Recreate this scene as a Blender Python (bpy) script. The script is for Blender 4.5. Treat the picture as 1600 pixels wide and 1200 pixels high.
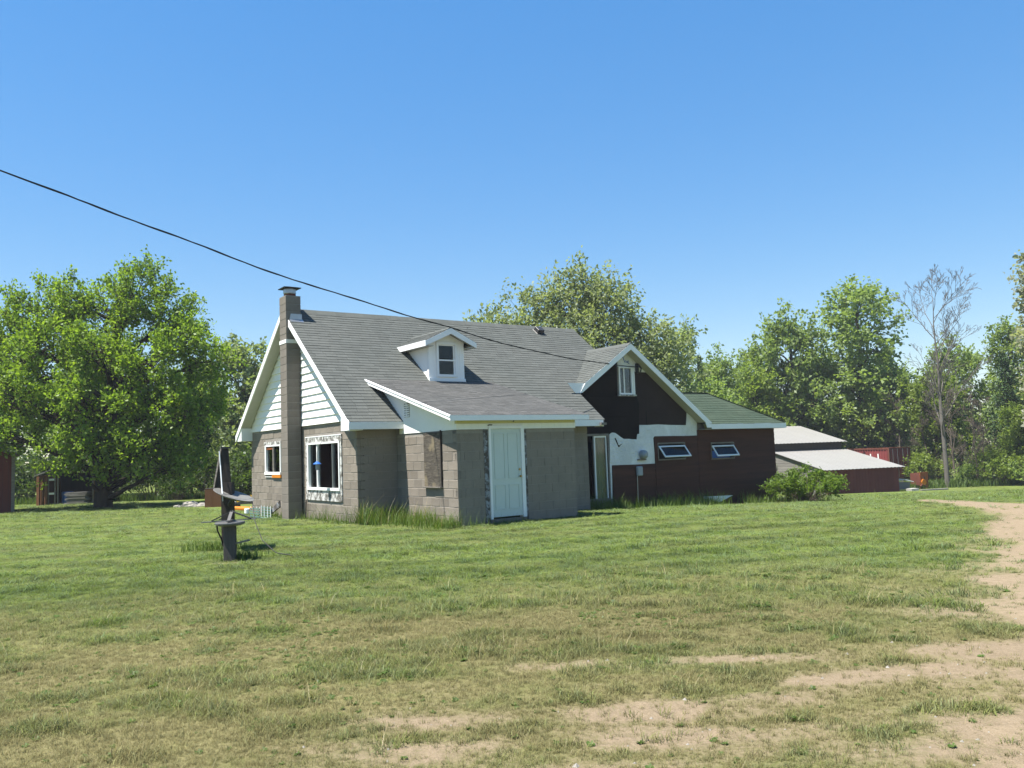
import bpy, math, random
import numpy as np
from mathutils import Vector, Matrix

for o in list(bpy.data.objects): bpy.data.objects.remove(o)
SC = bpy.context.scene
COL = SC.collection
R = math.radians

# ------------------------------------------------------------------ camera
cam = bpy.data.cameras.new('camera')
cam.sensor_fit = 'HORIZONTAL'; cam.sensor_width = 36.0; cam.lens = 36.0 * 1299 / 1600
cam.clip_start = 0.05; cam.clip_end = 2000
camo = bpy.data.objects.new('camera', cam); COL.objects.link(camo)
_p, _r = R(4.70), R(2.05)
_rt = Vector((1, 0, 0)); _fw = Vector((0, math.cos(_p), math.sin(_p))); _up = Vector((0, -math.sin(_p), math.cos(_p)))
_rt2 = _rt * math.cos(_r) - _up * math.sin(_r); _up2 = _rt * math.sin(_r) + _up * math.cos(_r)
camo.matrix_world = Matrix(((_rt2.x, _up2.x, -_fw.x, 0), (_rt2.y, _up2.y, -_fw.y, 0), (_rt2.z, _up2.z, -_fw.z, 1.6), (0, 0, 0, 1)))
SC.camera = camo

# ------------------------------------------------------------------ sky and sun
SUN_DIR = Vector((0.932, 0.415, -2.4)).normalized()        # the way the light travels
W = bpy.data.worlds.new('World'); SC.world = W; W.use_nodes = True
wn = W.node_tree.nodes; wl = W.node_tree.links
sky = wn.new('ShaderNodeTexSky'); sky.sky_type = 'NISHITA'; sky.sun_disc = False
sky.sun_elevation = R(67); sky.sun_rotation = R(246)
sky.altitude = 200; sky.air_density = 1.25; sky.dust_density = 0.0; sky.ozone_density = 6.0
hsv = wn.new('ShaderNodeHueSaturation'); hsv.inputs['Hue'].default_value = 0.509; hsv.inputs['Saturation'].default_value = 1.84      # the camera's vivid blue
gam = wn.new('ShaderNodeGamma'); gam.inputs['Gamma'].default_value = 0.50; wl.new(sky.outputs[0], gam.inputs['Color']); wl.new(gam.outputs[0], hsv.inputs['Color']); wl.new(hsv.outputs[0], wn['Background'].inputs[0]); wn['Background'].inputs[1].default_value = 0.146
sun = bpy.data.lights.new('sun', 'SUN'); sun.energy = 5.0; sun.angle = R(0.5); sun.color = (1.0, 0.95, 0.87)
suno = bpy.data.objects.new('sun', sun); COL.objects.link(suno)
suno.rotation_euler = SUN_DIR.to_track_quat('-Z', 'Y').to_euler(); suno.location = (-20, -10, 40)
vs = SC.view_settings
vs.view_transform = 'Standard'; vs.look = 'None'; vs.exposure = 1.45; vs.gamma = 1.0; vs.use_curve_mapping = False

# ------------------------------------------------------------------ small helpers
def tag(o, label=None, cat=None, group=None, kind=None):
    if label: o['label'] = label
    if cat: o['category'] = cat
    if group: o['group'] = group
    if kind: o['kind'] = kind
    return o

def empty(name, loc=(0, 0, 0), rz=0.0, parent=None):
    o = bpy.data.objects.new(name, None); COL.objects.link(o)
    o.empty_display_size = 0.2
    o.location = loc; o.rotation_euler = (0, 0, rz); o.parent = parent
    return o

class MB:
    """collects polygons; build() makes ONE mesh object"""
    def __init__(s): s.v = []; s.f = []
    def poly(s, pts):
        n = len(s.v); s.v += [tuple(p) for p in pts]; s.f.append(tuple(range(n, n + len(pts)))); return s
    def box(s, a, b):
        x0, y0, z0 = (min(a[i], b[i]) for i in range(3)); x1, y1, z1 = (max(a[i], b[i]) for i in range(3))
        n = len(s.v)
        s.v += [(x0, y0, z0), (x1, y0, z0), (x1, y1, z0), (x0, y1, z0), (x0, y0, z1), (x1, y0, z1), (x1, y1, z1), (x0, y1, z1)]
        s.f += [tuple(n + i for i in q) for q in ((0, 3, 2, 1), (4, 5, 6, 7), (0, 1, 5, 4), (1, 2, 6, 5), (2, 3, 7, 6), (3, 0, 4, 7))]
        return s
    def prism(s, pts, off):
        """polygon pts extruded by the vector off"""
        n = len(s.v); m = len(pts); off = Vector(off)
        s.v += [tuple(p) for p in pts] + [tuple(Vector(p) + off) for p in pts]
        s.f.append(tuple(n + i for i in range(m - 1, -1, -1))); s.f.append(tuple(n + m + i for i in range(m)))
        for i in range(m):
            j = (i + 1) % m; s.f.append((n + i, n + j, n + m + j, n + m + i))
        return s
    def beam(s, p, q, w, h, up=(0, 0, 1)):
        p = Vector(p); q = Vector(q); d = (q - p).normalized(); sd = d.cross(Vector(up))
        if sd.length < 1e-4: sd = d.cross(Vector((1, 0, 0)))
        sd.normalize(); u2 = sd.cross(d).normalized(); sd *= w / 2; u2 *= h / 2
        return s.prism([p - sd - u2, p + sd - u2, p + sd + u2, p - sd + u2], q - p)
    def tube(s, pts, rad, n=6, caps=True):
        pts = [Vector(p) for p in pts]
        if not hasattr(rad, '__len__'): rad = [rad] * len(pts)
        base = len(s.v); ref = None
        for i, p in enumerate(pts):
            d = (pts[min(i + 1, len(pts) - 1)] - pts[max(i - 1, 0)])
            if d.length < 1e-9: d = Vector((0, 0, 1))
            d.normalize()
            if ref is None: ref = d.orthogonal().normalized()
            a = (ref - d * ref.dot(d))
            a = d.orthogonal().normalized() if a.length < 1e-6 else a.normalized()
            ref = a; b = d.cross(a)
            for k in range(n):
                t = 2 * math.pi * k / n; s.v.append(tuple(p + (a * math.cos(t) + b * math.sin(t)) * rad[i]))
        for i in range(len(pts) - 1):
            for k in range(n):
                j = (k + 1) % n; q = base + i * n
                s.f.append((q + k, q + j, q + n + j, q + n + k))
        if caps:
            s.f.append(tuple(base + k for k in range(n - 1, -1, -1))); s.f.append(tuple(base + (len(pts) - 1) * n + k for k in range(n)))
        return s
    def lathe(s, prof, c=(0, 0, 0), n=16):
        base = len(s.v)
        for r, z in prof:
            for k in range(n):
                t = 2 * math.pi * k / n; s.v.append((c[0] + r * math.cos(t), c[1] + r * math.sin(t), c[2] + z))
        for i in range(len(prof) - 1):
            for k in range(n):
                j = (k + 1) % n; q = base + i * n; s.f.append((q + k, q + j, q + n + j, q + n + k))
        s.f.append(tuple(base + k for k in range(n - 1, -1, -1))); s.f.append(tuple(base + (len(prof) - 1) * n + k for k in range(n)))
        return s
    def mesh(s, name, mat=None, smooth=False):
        me = bpy.data.meshes.new(name); me.from_pydata(s.v, [], s.f); me.update()
        if mat: me.materials.append(mat)
        if smooth: me.polygons.foreach_set('use_smooth', [True] * len(me.polygons))
        return me
    def build(s, name, mat, parent=None, loc=(0, 0, 0), rot=(0, 0, 0), smooth=False, bevel=0.0, label=None):
        return link(name, s.mesh(name, mat, smooth), parent, loc, rot, bevel, label)

def link(name, me, parent=None, loc=(0, 0, 0), rot=(0, 0, 0), bevel=0.0, label=None):
    o = bpy.data.objects.new(name, me); COL.objects.link(o)
    o.parent = parent; o.location = loc; o.rotation_euler = rot
    if bevel:
        m = o.modifiers.new('bevel', 'BEVEL'); m.width = bevel; m.segments = 1; m.limit_method = 'ANGLE'
    if label: o['label'] = label
    return o

def np_mesh(name, v, quads, mat):
    me = bpy.data.meshes.new(name); nv = len(v); nf = len(quads); k = quads.shape[1]
    me.vertices.add(nv); me.vertices.foreach_set('co', np.ascontiguousarray(v, dtype=np.float32).ravel())
    me.loops.add(nf * k); me.loops.foreach_set('vertex_index', np.ascontiguousarray(quads, dtype=np.int32).ravel())
    me.polygons.add(nf); me.polygons.foreach_set('loop_start', np.arange(0, nf * k, k, dtype=np.int32))
    me.update(calc_edges=True); me.validate()
    if mat: me.materials.append(mat)
    return me

# deterministic value noise, shared by the ground colours and the grass
_L = np.random.RandomState(7).rand(256, 256)
def vnoise(x, y):
    x = np.asarray(x, float); y = np.asarray(y, float)
    xi = np.floor(x).astype(int); yi = np.floor(y).astype(int); fx = x - xi; fy = y - yi
    fx = fx * fx * (3 - 2 * fx); fy = fy * fy * (3 - 2 * fy)
    g = lambda a, b: _L[a & 255, b & 255]
    return (g(xi, yi) * (1 - fx) + g(xi + 1, yi) * fx) * (1 - fy) + (g(xi, yi + 1) * (1 - fx) + g(xi + 1, yi + 1) * fx) * fy
def fbm(x, y, o=4):
    s = 0; a = 0.5; t = 0
    for i in range(o):
        s = s + a * vnoise(x + 17.3 * i, y + 9.1 * i); t += a; a *= 0.55; x = x * 2.03; y = y * 2.03
    return s / t
def sstep(a, b, x):
    t = np.clip((np.asarray(x, float) - a) / (b - a), 0, 1); return t * t * (3 - 2 * t)

# ------------------------------------------------------------------ materials
MATS = {}
class NT:
    def __init__(s, name):
        s.m = bpy.data.materials.new(name); s.m.use_nodes = True; s.n = s.m.node_tree.nodes; s.l = s.m.node_tree.links
        s.b = s.n['Principled BSDF']; s.out = s.n['Material Output']; MATS[name] = s.m
    def node(s, t, **k):
        n = s.n.new(t)
        for a, b in k.items(): setattr(n, a, b)
        return n
    def put(s, sock, v):
        if hasattr(v, 'is_output'): s.l.new(v, sock)
        elif v is not None: sock.default_value = v
    def coord(s, kind='Object', scale=(1, 1, 1)):
        c = s.node('ShaderNodeTexCoord'); m = s.node('ShaderNodeMapping'); s.l.new(c.outputs[kind], m.inputs[0]); m.inputs['Scale'].default_value = scale
        return m.outputs[0]
    def noise(s, scale, detail=4, rough=0.6, vec=None, dist=0.0):
        n = s.node('ShaderNodeTexNoise'); n.inputs['Scale'].default_value = scale; n.inputs['Detail'].default_value = detail
        n.inputs['Roughness'].default_value = rough; n.inputs['Distortion'].default_value = dist
        if vec is not None: s.l.new(vec, n.inputs['Vector'])
        return n.outputs['Fac']
    def ramp(s, fac, stops):
        r = s.node('ShaderNodeValToRGB'); s.put(r.inputs[0], fac); e = r.color_ramp.elements
        while len(e) < len(stops): e.new(0.5)
        for q, (p, c) in zip(e, stops):
            q.position = p; q.color = (c, c, c, 1) if not hasattr(c, '__len__') else (*c, 1)
        return r.outputs[0]
    def mix(s, f, a, b, mode='MIX'):
        m = s.node('ShaderNodeMix', data_type='RGBA', blend_type=mode)
        s.put(m.inputs[0], f)
        for k, x in ((6, a), (7, b)):
            s.put(m.inputs[k], (*x, 1) if (hasattr(x, '__len__') and len(x) == 3) else x)
        return m.outputs[2]
    def math(s, op, a, b=0.0, clamp=False):
        m = s.node('ShaderNodeMath', operation=op); m.use_clamp = clamp; s.put(m.inputs[0], a); s.put(m.inputs[1], b); return m.outputs[0]
    def rand(s): return s.node('ShaderNodeObjectInfo').outputs['Random']
    def bump(s, h, strength=0.3, dist=0.02):
        b = s.node('ShaderNodeBump'); b.inputs['Strength'].default_value = strength; b.inputs['Distance'].default_value = dist
        s.l.new(h, b.inputs['Height']); s.l.new(b.outputs[0], s.b.inputs['Normal'])
    def set(s, color=None, rough=0.8, metal=None, spec=0.3):
        if color is not None: s.put(s.b.inputs['Base Color'], (*color, 1) if (hasattr(color, '__len__') and len(color) == 3) else color)
        s.put(s.b.inputs['Roughness'], rough); s.b.inputs['Specular IOR Level'].default_value = spec
        if metal is not None: s.b.inputs['Metallic'].default_value = metal
        return s.m

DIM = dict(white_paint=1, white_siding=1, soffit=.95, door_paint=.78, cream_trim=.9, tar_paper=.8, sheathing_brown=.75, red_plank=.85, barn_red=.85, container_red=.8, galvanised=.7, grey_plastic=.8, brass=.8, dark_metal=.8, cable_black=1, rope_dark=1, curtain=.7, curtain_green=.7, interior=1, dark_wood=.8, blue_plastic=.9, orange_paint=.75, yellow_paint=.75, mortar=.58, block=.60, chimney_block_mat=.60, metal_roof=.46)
def mat_mottled(name, c, amt=0.18, scale=6.0, rough=0.8, bump=0.2, stretch=(1, 1, 1), obj_rand=0.0, spec=0.25, metal=None, fine=60.0):
    c = tuple(x * DIM.get(name, 0.6) for x in c)
    t = NT(name); v = t.coord('Object', stretch)
    n = t.noise(scale, 6, 0.65, v); n2 = t.noise(fine, 3, 0.6, v)
    d = tuple(max(0, x * (1 - amt * 1.6)) for x in c); l = tuple(min(1, x * (1 + amt)) for x in c)
    col = t.mix(t.ramp(n, [(0.3, 0.0), (0.72, 1.0)]), d, l)
    col = t.mix(0.5, col, t.mix(n2, d, l), 'MIX')
    if obj_rand:
        k = t.math('ADD', t.math('MULTIPLY', t.rand(), obj_rand), 1 - obj_rand / 2)
        cc = t.node('ShaderNodeCombineColor'); [t.l.new(k, cc.inputs[i]) for i in range(3)]
        col = t.mix(1.0, col, cc.outputs[0], 'MULTIPLY')
    if bump: t.bump(n2, bump, 0.01)
    return t.set(col, rough, metal, spec)

mat_mottled('block', (0.345, 0.302, 0.252), 0.18, 2.2, 0.95, 0.6, obj_rand=0.34, spec=0.1, fine=45)
mat_mottled('mortar', (0.42, 0.385, 0.34), 0.15, 5, 0.95, 0.4, spec=0.1)
mat_mottled('chimney_block_mat', (0.285, 0.255, 0.220), 0.18, 2.0, 0.95, 0.4, obj_rand=0.16, spec=0.1)
mat_mottled('white_paint', (0.74, 0.75, 0.74), 0.07, 1.6, 0.5, 0.05, spec=0.35)
mat_mottled('white_siding', (0.80, 0.80, 0.78), 0.05, 1.2, 0.5, 0.05, obj_rand=0.05, spec=0.3)
mat_mottled('door_paint', (0.62, 0.70, 0.66), 0.05, 2.0, 0.45, 0.05, spec=0.4)
mat_mottled('cream_trim', (0.60, 0.55, 0.30), 0.12, 3.0, 0.6, 0.1)
mat_mottled('weathered_wood', (0.33, 0.30, 0.26), 0.45, 3.0, 0.9, 0.5, (1, 1, 9), spec=0.1)
mat_mottled('grey_boards', (0.36, 0.345, 0.32), 0.35, 1.4, 0.9, 0.4, (0.4, 0.4, 9), obj_rand=0.2, spec=0.1)
mat_mottled('tar_paper', (0.020, 0.0155, 0.0145), 0.4, 1.6, 0.95, 0.6, spec=0.05)
mat_mottled('sheathing_brown', (0.048, 0.034, 0.031), 0.28, 1.6, 0.95, 0.35, spec=0.05)
mat_mottled('red_plank', (0.074, 0.028, 0.018), 0.35, 1.1, 0.8, 0.3, (0.5, 0.5, 5), obj_rand=0.25, spec=0.2)
mat_mottled('damp_tar', (0.055, 0.050, 0.044), 0.3, 3.0, 0.9, 0.3)
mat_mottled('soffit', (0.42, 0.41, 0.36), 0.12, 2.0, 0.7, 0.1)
mat_mottled('dark_metal', (0.035, 0.033, 0.032), 0.3, 6, 0.45, 0.1, spec=0.5)
mat_mottled('galvanised', (0.52, 0.55, 0.58), 0.12, 8, 0.35, 0.05, metal=0.8)
mat_mottled('grey_plastic', (0.34, 0.37, 0.40), 0.08, 8, 0.5, 0.03)
mat_mottled('brass', (0.45, 0.33, 0.12), 0.1, 20, 0.3, 0.02, metal=0.9)
mat_mottled('rusty_red', (0.22, 0.075, 0.05), 0.3, 1.5, 0.75, 0.2)
mat_mottled('metal_roof', (0.62, 0.60, 0.56), 0.08, 0.8, 0.42, 0.03, metal=0.25, spec=0.5)
mat_mottled('barn_red', (0.145, 0.034, 0.026), 0.25, 1.4, 0.8, 0.2, (1, 1, 0.3), obj_rand=0.15)
mat_mottled('container_red', (0.25, 0.055, 0.055), 0.3, 0.9, 0.6, 0.1, (1, 1, 0.4))
mat_mottled('orange_rust', (0.45, 0.13, 0.035), 0.45, 3.0, 0.75, 0.2)
mat_mottled('orange_paint', (0.72, 0.24, 0.02), 0.15, 3.0, 0.5, 0.1)
mat_mottled('yellow_paint', (0.66, 0.40, 0.03), 0.2, 5.0, 0.5, 0.1)
mat_mottled('bark', (0.085, 0.066, 0.050), 0.4, 3.0, 0.95, 0.8, (2, 2, 0.35), spec=0.1, fine=18)
mat_mottled('bark_pale', (0.22, 0.20, 0.175), 0.3, 2.0, 0.95, 0.6, (2, 2, 0.5), spec=0.1, fine=18)
mat_mottled('twig', (0.20, 0.165, 0.13), 0.25, 2.0, 0.95, 0.2, spec=0.1)
mat_mottled('rock', (0.45, 0.42, 0.37), 0.25, 3.0, 0.95, 0.5, obj_rand=0.3)
mat_mottled('cedar', (0.30, 0.135, 0.065), 0.25, 2.0, 0.85, 0.3, (1, 1, 0.3), obj_rand=0.15)
mat_mottled('dark_wood', (0.05, 0.042, 0.036), 0.35, 3.0, 0.9, 0.4, (3, 3, 0.4))
mat_mottled('post_wood', (0.12, 0.112, 0.105), 0.35, 4.0, 0.9, 0.5, (4, 4, 0.5))
mat_mottled('tray_metal', (0.20, 0.20, 0.195), 0.2, 5.0, 0.5, 0.1, spec=0.4)
mat_mottled('dish_grey', (0.24, 0.235, 0.215), 0.15, 5.0, 0.55, 0.05)
mat_mottled('blue_plastic', (0.03, 0.12, 0.42), 0.1, 5.0, 0.35, 0.02)
mat_mottled('green_plastic', (0.17, 0.30, 0.25), 0.2, 5.0, 0.5, 0.05)
mat_mottled('cable_black', (0.012, 0.012, 0.013), 0.2, 10, 0.6, 0)
mat_mottled('curtain', (0.33, 0.36, 0.36), 0.1, 6.0, 0.9, 0.0)
mat_mottled('curtain_green', (0.34, 0.45, 0.40), 0.1, 6.0, 0.9, 0.0)
mat_mottled('interior', (0.035, 0.033, 0.031), 0.1, 2.0, 0.9, 0.0)
mat_mottled('clutter', (0.55, 0.54, 0.50), 0.3, 8.0, 0.9, 0.0)
mat_mottled('rope_dark', (0.03, 0.028, 0.025), 0.2, 10, 0.8, 0)

def mat_peeling(name, paint, wood, thr=0.5):
    t = NT(name); v = t.coord('Object', (1, 1, 1)); g = t.coord('Object', (1, 1, 7))
    f = t.ramp(t.noise(5.5, 8, 0.75, v), [(thr - 0.05, 0.0), (thr + 0.05, 1.0)])
    w = t.mix(t.noise(9, 6, 0.7, g), tuple(x * 0.35 for x in wood), wood)
    t.bump(f, 0.4, 0.004); t.set(t.mix(f, w, paint), 0.85, spec=0.15)
mat_peeling('peeling_white', (0.52, 0.52, 0.50), (0.20, 0.19, 0.17), 0.50)
mat_peeling('peeling_jamb', (0.27, 0.29, 0.31), (0.11, 0.095, 0.08), 0.52)

def mat_plywood():
    t = NT('old_plywood'); g = t.coord('Object', (1.5, 1.5, 14)); v = t.coord('Object', (1, 1, 1))
    n = t.noise(2.6, 8, 0.7, g, 1.2)
    c = t.ramp(n, [(0.28, (0.022, 0.018, 0.015)), (0.5, (0.075, 0.066, 0.055)), (0.62, (0.12, 0.105, 0.085)), (0.74, (0.24, 0.20, 0.14))])
    p = t.ramp(t.noise(1.6, 3, 0.5, v), [(0.58, 0.0), (0.68, 1.0)])
    t.bump(n, 0.4, 0.006); t.set(t.mix(t.math('MULTIPLY', p, 0.7), c, (0.25, 0.205, 0.13)), 0.9, spec=0.1)
mat_plywood()

def mat_wrap():
    t = NT('house_wrap'); v = t.coord('Object', (1, 1, 1))
    n = t.noise(1.6, 6, 0.6, v, 0.8); f = t.noise(7, 4, 0.6, v, 1.5)
    c = t.mix(t.ramp(n, [(0.35, 0), (0.7, 1)]), (0.56, 0.57, 0.57), (0.74, 0.75, 0.75))
    t.bump(f, 1.0, 0.06); t.set(c, 0.5, spec=0.35)
mat_wrap()

def mat_shingle(name, c, c2, amt=0.2):
    t = NT(name); v = t.coord('Object', (1, 1, 1)); isl = t.node('ShaderNodeNewGeometry').outputs['Random Per Island']
    big = t.noise(0.55, 5, 0.6, v); fine = t.noise(140, 2, 0.5, v); st = t.noise(2.2, 4, 0.6, t.coord('Object', (3.0, 0.35, 0.35)))
    col = t.mix(t.ramp(big, [(0.3, 0), (0.7, 1)]), c, c2)
    k = t.math('ADD', t.math('MULTIPLY', isl, amt), 1 - amt / 2)
    k = t.math('MULTIPLY', k, t.math('ADD', t.math('MULTIPLY', fine, 0.7), 0.65))
    k = t.math('MULTIPLY', k, t.math('ADD', t.math('MULTIPLY', st, 0.24), 0.88))
    cc = t.node('ShaderNodeCombineColor'); [t.l.new(k, cc.inputs[i]) for i in range(3)]
    t.bump(fine, 0.3, 0.004); t.set(t.mix(1.0, col, cc.outputs[0], 'MULTIPLY'), 0.95, spec=0.1)
mat_shingle('shingle_grey', (0.078, 0.085, 0.079), (0.089, 0.094, 0.087), 0.17)
mat_shingle('shingle_porch', (0.086, 0.087, 0.084), (0.098, 0.097, 0.092), 0.26)
mat_shingle('shingle_green', (0.040, 0.060, 0.042), (0.052, 0.070, 0.048), 0.18)

def mat_glass():
    t = NT('glass'); t.n.remove(t.b)
    tr = t.node('ShaderNodeBsdfTransparent'); tr.inputs[0].default_value = (0.78, 0.82, 0.82, 1)
    gl = t.node('ShaderNodeBsdfGlossy'); gl.inputs['Roughness'].default_value = 0.02
    fr = t.node('ShaderNodeFresnel'); fr.inputs[0].default_value = 1.36
    mx = t.node('ShaderNodeMixShader'); t.l.new(t.math('ADD', fr.outputs[0], 0.0), mx.inputs[0]); t.l.new(tr.outputs[0], mx.inputs[1]); t.l.new(gl.outputs[0], mx.inputs[2])
    t.l.new(mx.outputs[0], t.out.inputs[0])
mat_glass()

def mat_leaf(name, c1, c2, trans=0.54, hue=None):
    c1 = tuple(min(.8, x * 1.3) for x in c1); c2 = tuple(min(.8, x * 1.3) for x in c2)
    t = NT(name); t.n.remove(t.b)
    isl = t.node('ShaderNodeNewGeometry').outputs['Random Per Island']
    v = t.coord('Object', (1, 1, 1)); n = t.noise(0.7, 3, 0.6, v)
    f = t.math('ADD', t.math('MULTIPLY', isl, 0.55), t.math('MULTIPLY', t.ramp(n, [(0.3, 0), (0.7, 1)]), 0.45))
    col = t.mix(f, c1, c2)
    k = t.math('ADD', t.math('MULTIPLY', t.rand(), 0.3), 0.85)
    cc = t.node('ShaderNodeCombineColor'); [t.l.new(k, cc.inputs[i]) for i in range(3)]
    col = t.mix(1.0, col, cc.outputs[0], 'MULTIPLY')
    d = t.node('ShaderNodeBsdfDiffuse'); tl = t.node('ShaderNodeBsdfTranslucent'); g = t.node('ShaderNodeBsdfGlossy'); g.inputs['Roughness'].default_value = 0.45
    t.l.new(col, d.inputs[0]); t.l.new(t.mix(1.0, col, (1.15, 1.2, 0.55), 'MULTIPLY'), tl.inputs[0]); g.inputs[0].default_value = (0.9, 0.95, 1, 1)
    m = t.node('ShaderNodeMixShader'); m.inputs[0].default_value = trans; t.l.new(d.outputs[0], m.inputs[1]); t.l.new(tl.outputs[0], m.inputs[2])
    m2 = t.node('ShaderNodeMixShader'); m2.inputs[0].default_value = 0.012; t.l.new(m.outputs[0], m2.inputs[1]); t.l.new(g.outputs[0], m2.inputs[2])
    t.l.new(m2.outputs[0], t.out.inputs[0])
mat_leaf('leaf_maple', (0.095, 0.165, 0.020), (0.220, 0.310, 0.038))
mat_leaf('leaf_mid', (0.105, 0.155, 0.045), (0.205, 0.265, 0.082))
mat_leaf('leaf_shaded', (0.030, 0.054, 0.014), (0.066, 0.098, 0.024))  # deep green darkened further: the understory's shade is put into the leaf colour
mat_leaf('leaf_yellow', (0.100, 0.145, 0.026), (0.180, 0.230, 0.048))
mat_leaf('leaf_willow', (0.140, 0.172, 0.085), (0.245, 0.280, 0.150))
mat_leaf('leaf_silver', (0.140, 0.152, 0.100), (0.225, 0.234, 0.168))
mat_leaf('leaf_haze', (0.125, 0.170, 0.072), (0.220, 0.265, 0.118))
mat_leaf('needle', (0.030, 0.058, 0.022), (0.060, 0.095, 0.034), 0.15)
mat_leaf('leaf_brown', (0.120, 0.105, 0.060), (0.185, 0.165, 0.090), 0.3)
mat_leaf('leaf_shrub', (0.055, 0.098, 0.016), (0.125, 0.180, 0.028))
mat_leaf('grass_tall', (0.035, 0.070, 0.011), (0.105, 0.145, 0.032), 0.4)

# lawn: colours come from three attributes of the ground itself: dirt, lush and stripe
SOIL = (0.236, 0.186, 0.126)
def lawn_nodes(t):
    a = lambda n: t.node('ShaderNodeAttribute', attribute_name=n).outputs['Fac']
    v = t.coord('Object', (1, 1, 1))
    f1 = t.noise(9, 6, 0.7, v); f2 = t.noise(38, 5, 0.7, v); f3 = t.noise(2.0, 5, 0.65, v); st = t.noise(26, 4, 0.7, t.coord('Object', (1, 2.2, 1)))
    soil = t.mix(t.ramp(f1, [(0.3, 0), (0.7, 1)]), tuple(x * 0.80 for x in SOIL), tuple(min(1, x * 1.16) for x in SOIL))
    soil = t.mix(t.math('MULTIPLY', f2, 0.45), soil, (0.160, 0.120, 0.078))
    lit_ = t.ramp(t.noise(95, 3, 0.7, t.coord('Object', (1, 1.6, 1))), [(0.50, 0), (0.62, 1)])
    soil = t.mix(t.math('MULTIPLY', lit_, 0.55), soil, (0.105, 0.082, 0.042))
    peb = t.ramp(t.noise(150, 1, 0.5, v), [(0.70, 0), (0.76, 1)])
    soil = t.mix(t.math('MULTIPLY', peb, 0.6), soil, (0.36, 0.33, 0.28))
    dry = t.mix(t.ramp(f2, [(0.3, 0), (0.7, 1)]), (0.100, 0.092, 0.038), (0.195, 0.176, 0.086))
    grn = t.mix(t.ramp(st, [(0.3, 0), (0.72, 1)]), (0.054, 0.092, 0.014), (0.118, 0.162, 0.034))
    lush = t.math('ADD', a('lush'), t.math('MULTIPLY', t.math('SUBTRACT', f1, 0.5), 0.9), True)
    g = t.mix(lush, dry, grn)
    sp = t.math('ADD', t.math('MULTIPLY', a('stripe'), 0.50), 0.75); cc = t.node('ShaderNodeCombineColor'); [t.l.new(sp, cc.inputs[i]) for i in range(3)]
    g = t.mix(1.0, g, cc.outputs[0], 'MULTIPLY')
    dm = t.math('ADD', a('dirt'), t.math('ADD', t.math('MULTIPLY', t.math('SUBTRACT', f1, 0.5), 0.9), t.math('MULTIPLY', t.math('SUBTRACT', f2, 0.5), 1.1)))
    dm = t.ramp(dm, [(0.20, 0), (0.82, 1)])
    return soil, g, dm, f1, f2
def mat_lawn():
    t = NT('lawn'); soil, g, dm, f1, f2 = lawn_nodes(t)
    t.bump(t.math('ADD', f2, f1), 0.7, 0.03); t.set(t.mix(dm, g, soil), 0.95, spec=0.05)
    t = NT('sandy_soil'); soil, g, dm, f1, f2 = lawn_nodes(t)
    t.bump(t.math('ADD', f2, f1), 0.5, 0.03); t.set(t.mix(dm, g, soil), 0.95, spec=0.05)
mat_lawn()
def mat_blade():
    t = NT('grass_blade'); t.n.remove(t.b)
    lush = t.node('ShaderNodeAttribute', attribute_name='lush', attribute_type='INSTANCER').outputs['Fac']
    sp = t.node('ShaderNodeAttribute', attribute_name='stripe', attribute_type='INSTANCER').outputs['Fac']
    isl = t.node('ShaderNodeNewGeometry').outputs['Random Per Island']
    dry = t.mix(isl, (0.155, 0.138, 0.060), (0.310, 0.275, 0.142)); grn = t.mix(isl, (0.066, 0.118, 0.016), (0.150, 0.214, 0.044))
    blue = t.mix(isl, (0.074, 0.124, 0.050), (0.158, 0.222, 0.105))
    grn = t.mix(t.ramp(t.rand(), [(0.42, 0), (0.62, 1)]), grn, blue)
    f = t.math('ADD', lush, t.math('MULTIPLY', t.math('SUBTRACT', isl, 0.5), 0.55), True)
    col = t.mix(f, dry, grn)
    k = t.math('ADD', t.math('MULTIPLY', sp, 0.50), 0.75); cc = t.node('ShaderNodeCombineColor'); [t.l.new(k, cc.inputs[i]) for i in range(3)]
    col = t.mix(1.0, col, cc.outputs[0], 'MULTIPLY')
    d = t.node('ShaderNodeBsdfDiffuse'); tl = t.node('ShaderNodeBsdfTranslucent'); t.l.new(col, d.inputs[0]); t.l.new(col, tl.inputs[0])
    m = t.node('ShaderNodeMixShader'); m.inputs[0].default_value = 0.35; t.l.new(d.outputs[0], m.inputs[1]); t.l.new(tl.outputs[0], m.inputs[2]); t.l.new(m.outputs[0], t.out.inputs[0])
mat_blade()
mat_leaf('straw', (0.15, 0.125, 0.06), (0.27, 0.23, 0.12), 0.3); mat_leaf('weed_leaf', (0.030, 0.060, 0.012), (0.070, 0.105, 0.028), 0.3)
M = MATS

# ------------------------------------------------------------------ ground
def gz(x, y):
    a = 0.010 + 0.045 * sstep(-8, 8, x)
    d = np.clip(np.asarray(y, float) - 19, 0, 41); d = np.where(d < 3, d * d / 6, d - 1.5)
    return -a * d + 0.05 * (fbm(np.asarray(x) * 0.22 + 40, np.asarray(y) * 0.22, 3) - 0.5) * sstep(1, 6, y)
def gzf(x, y): return float(gz(np.array([x]), np.array([y]))[0])

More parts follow.
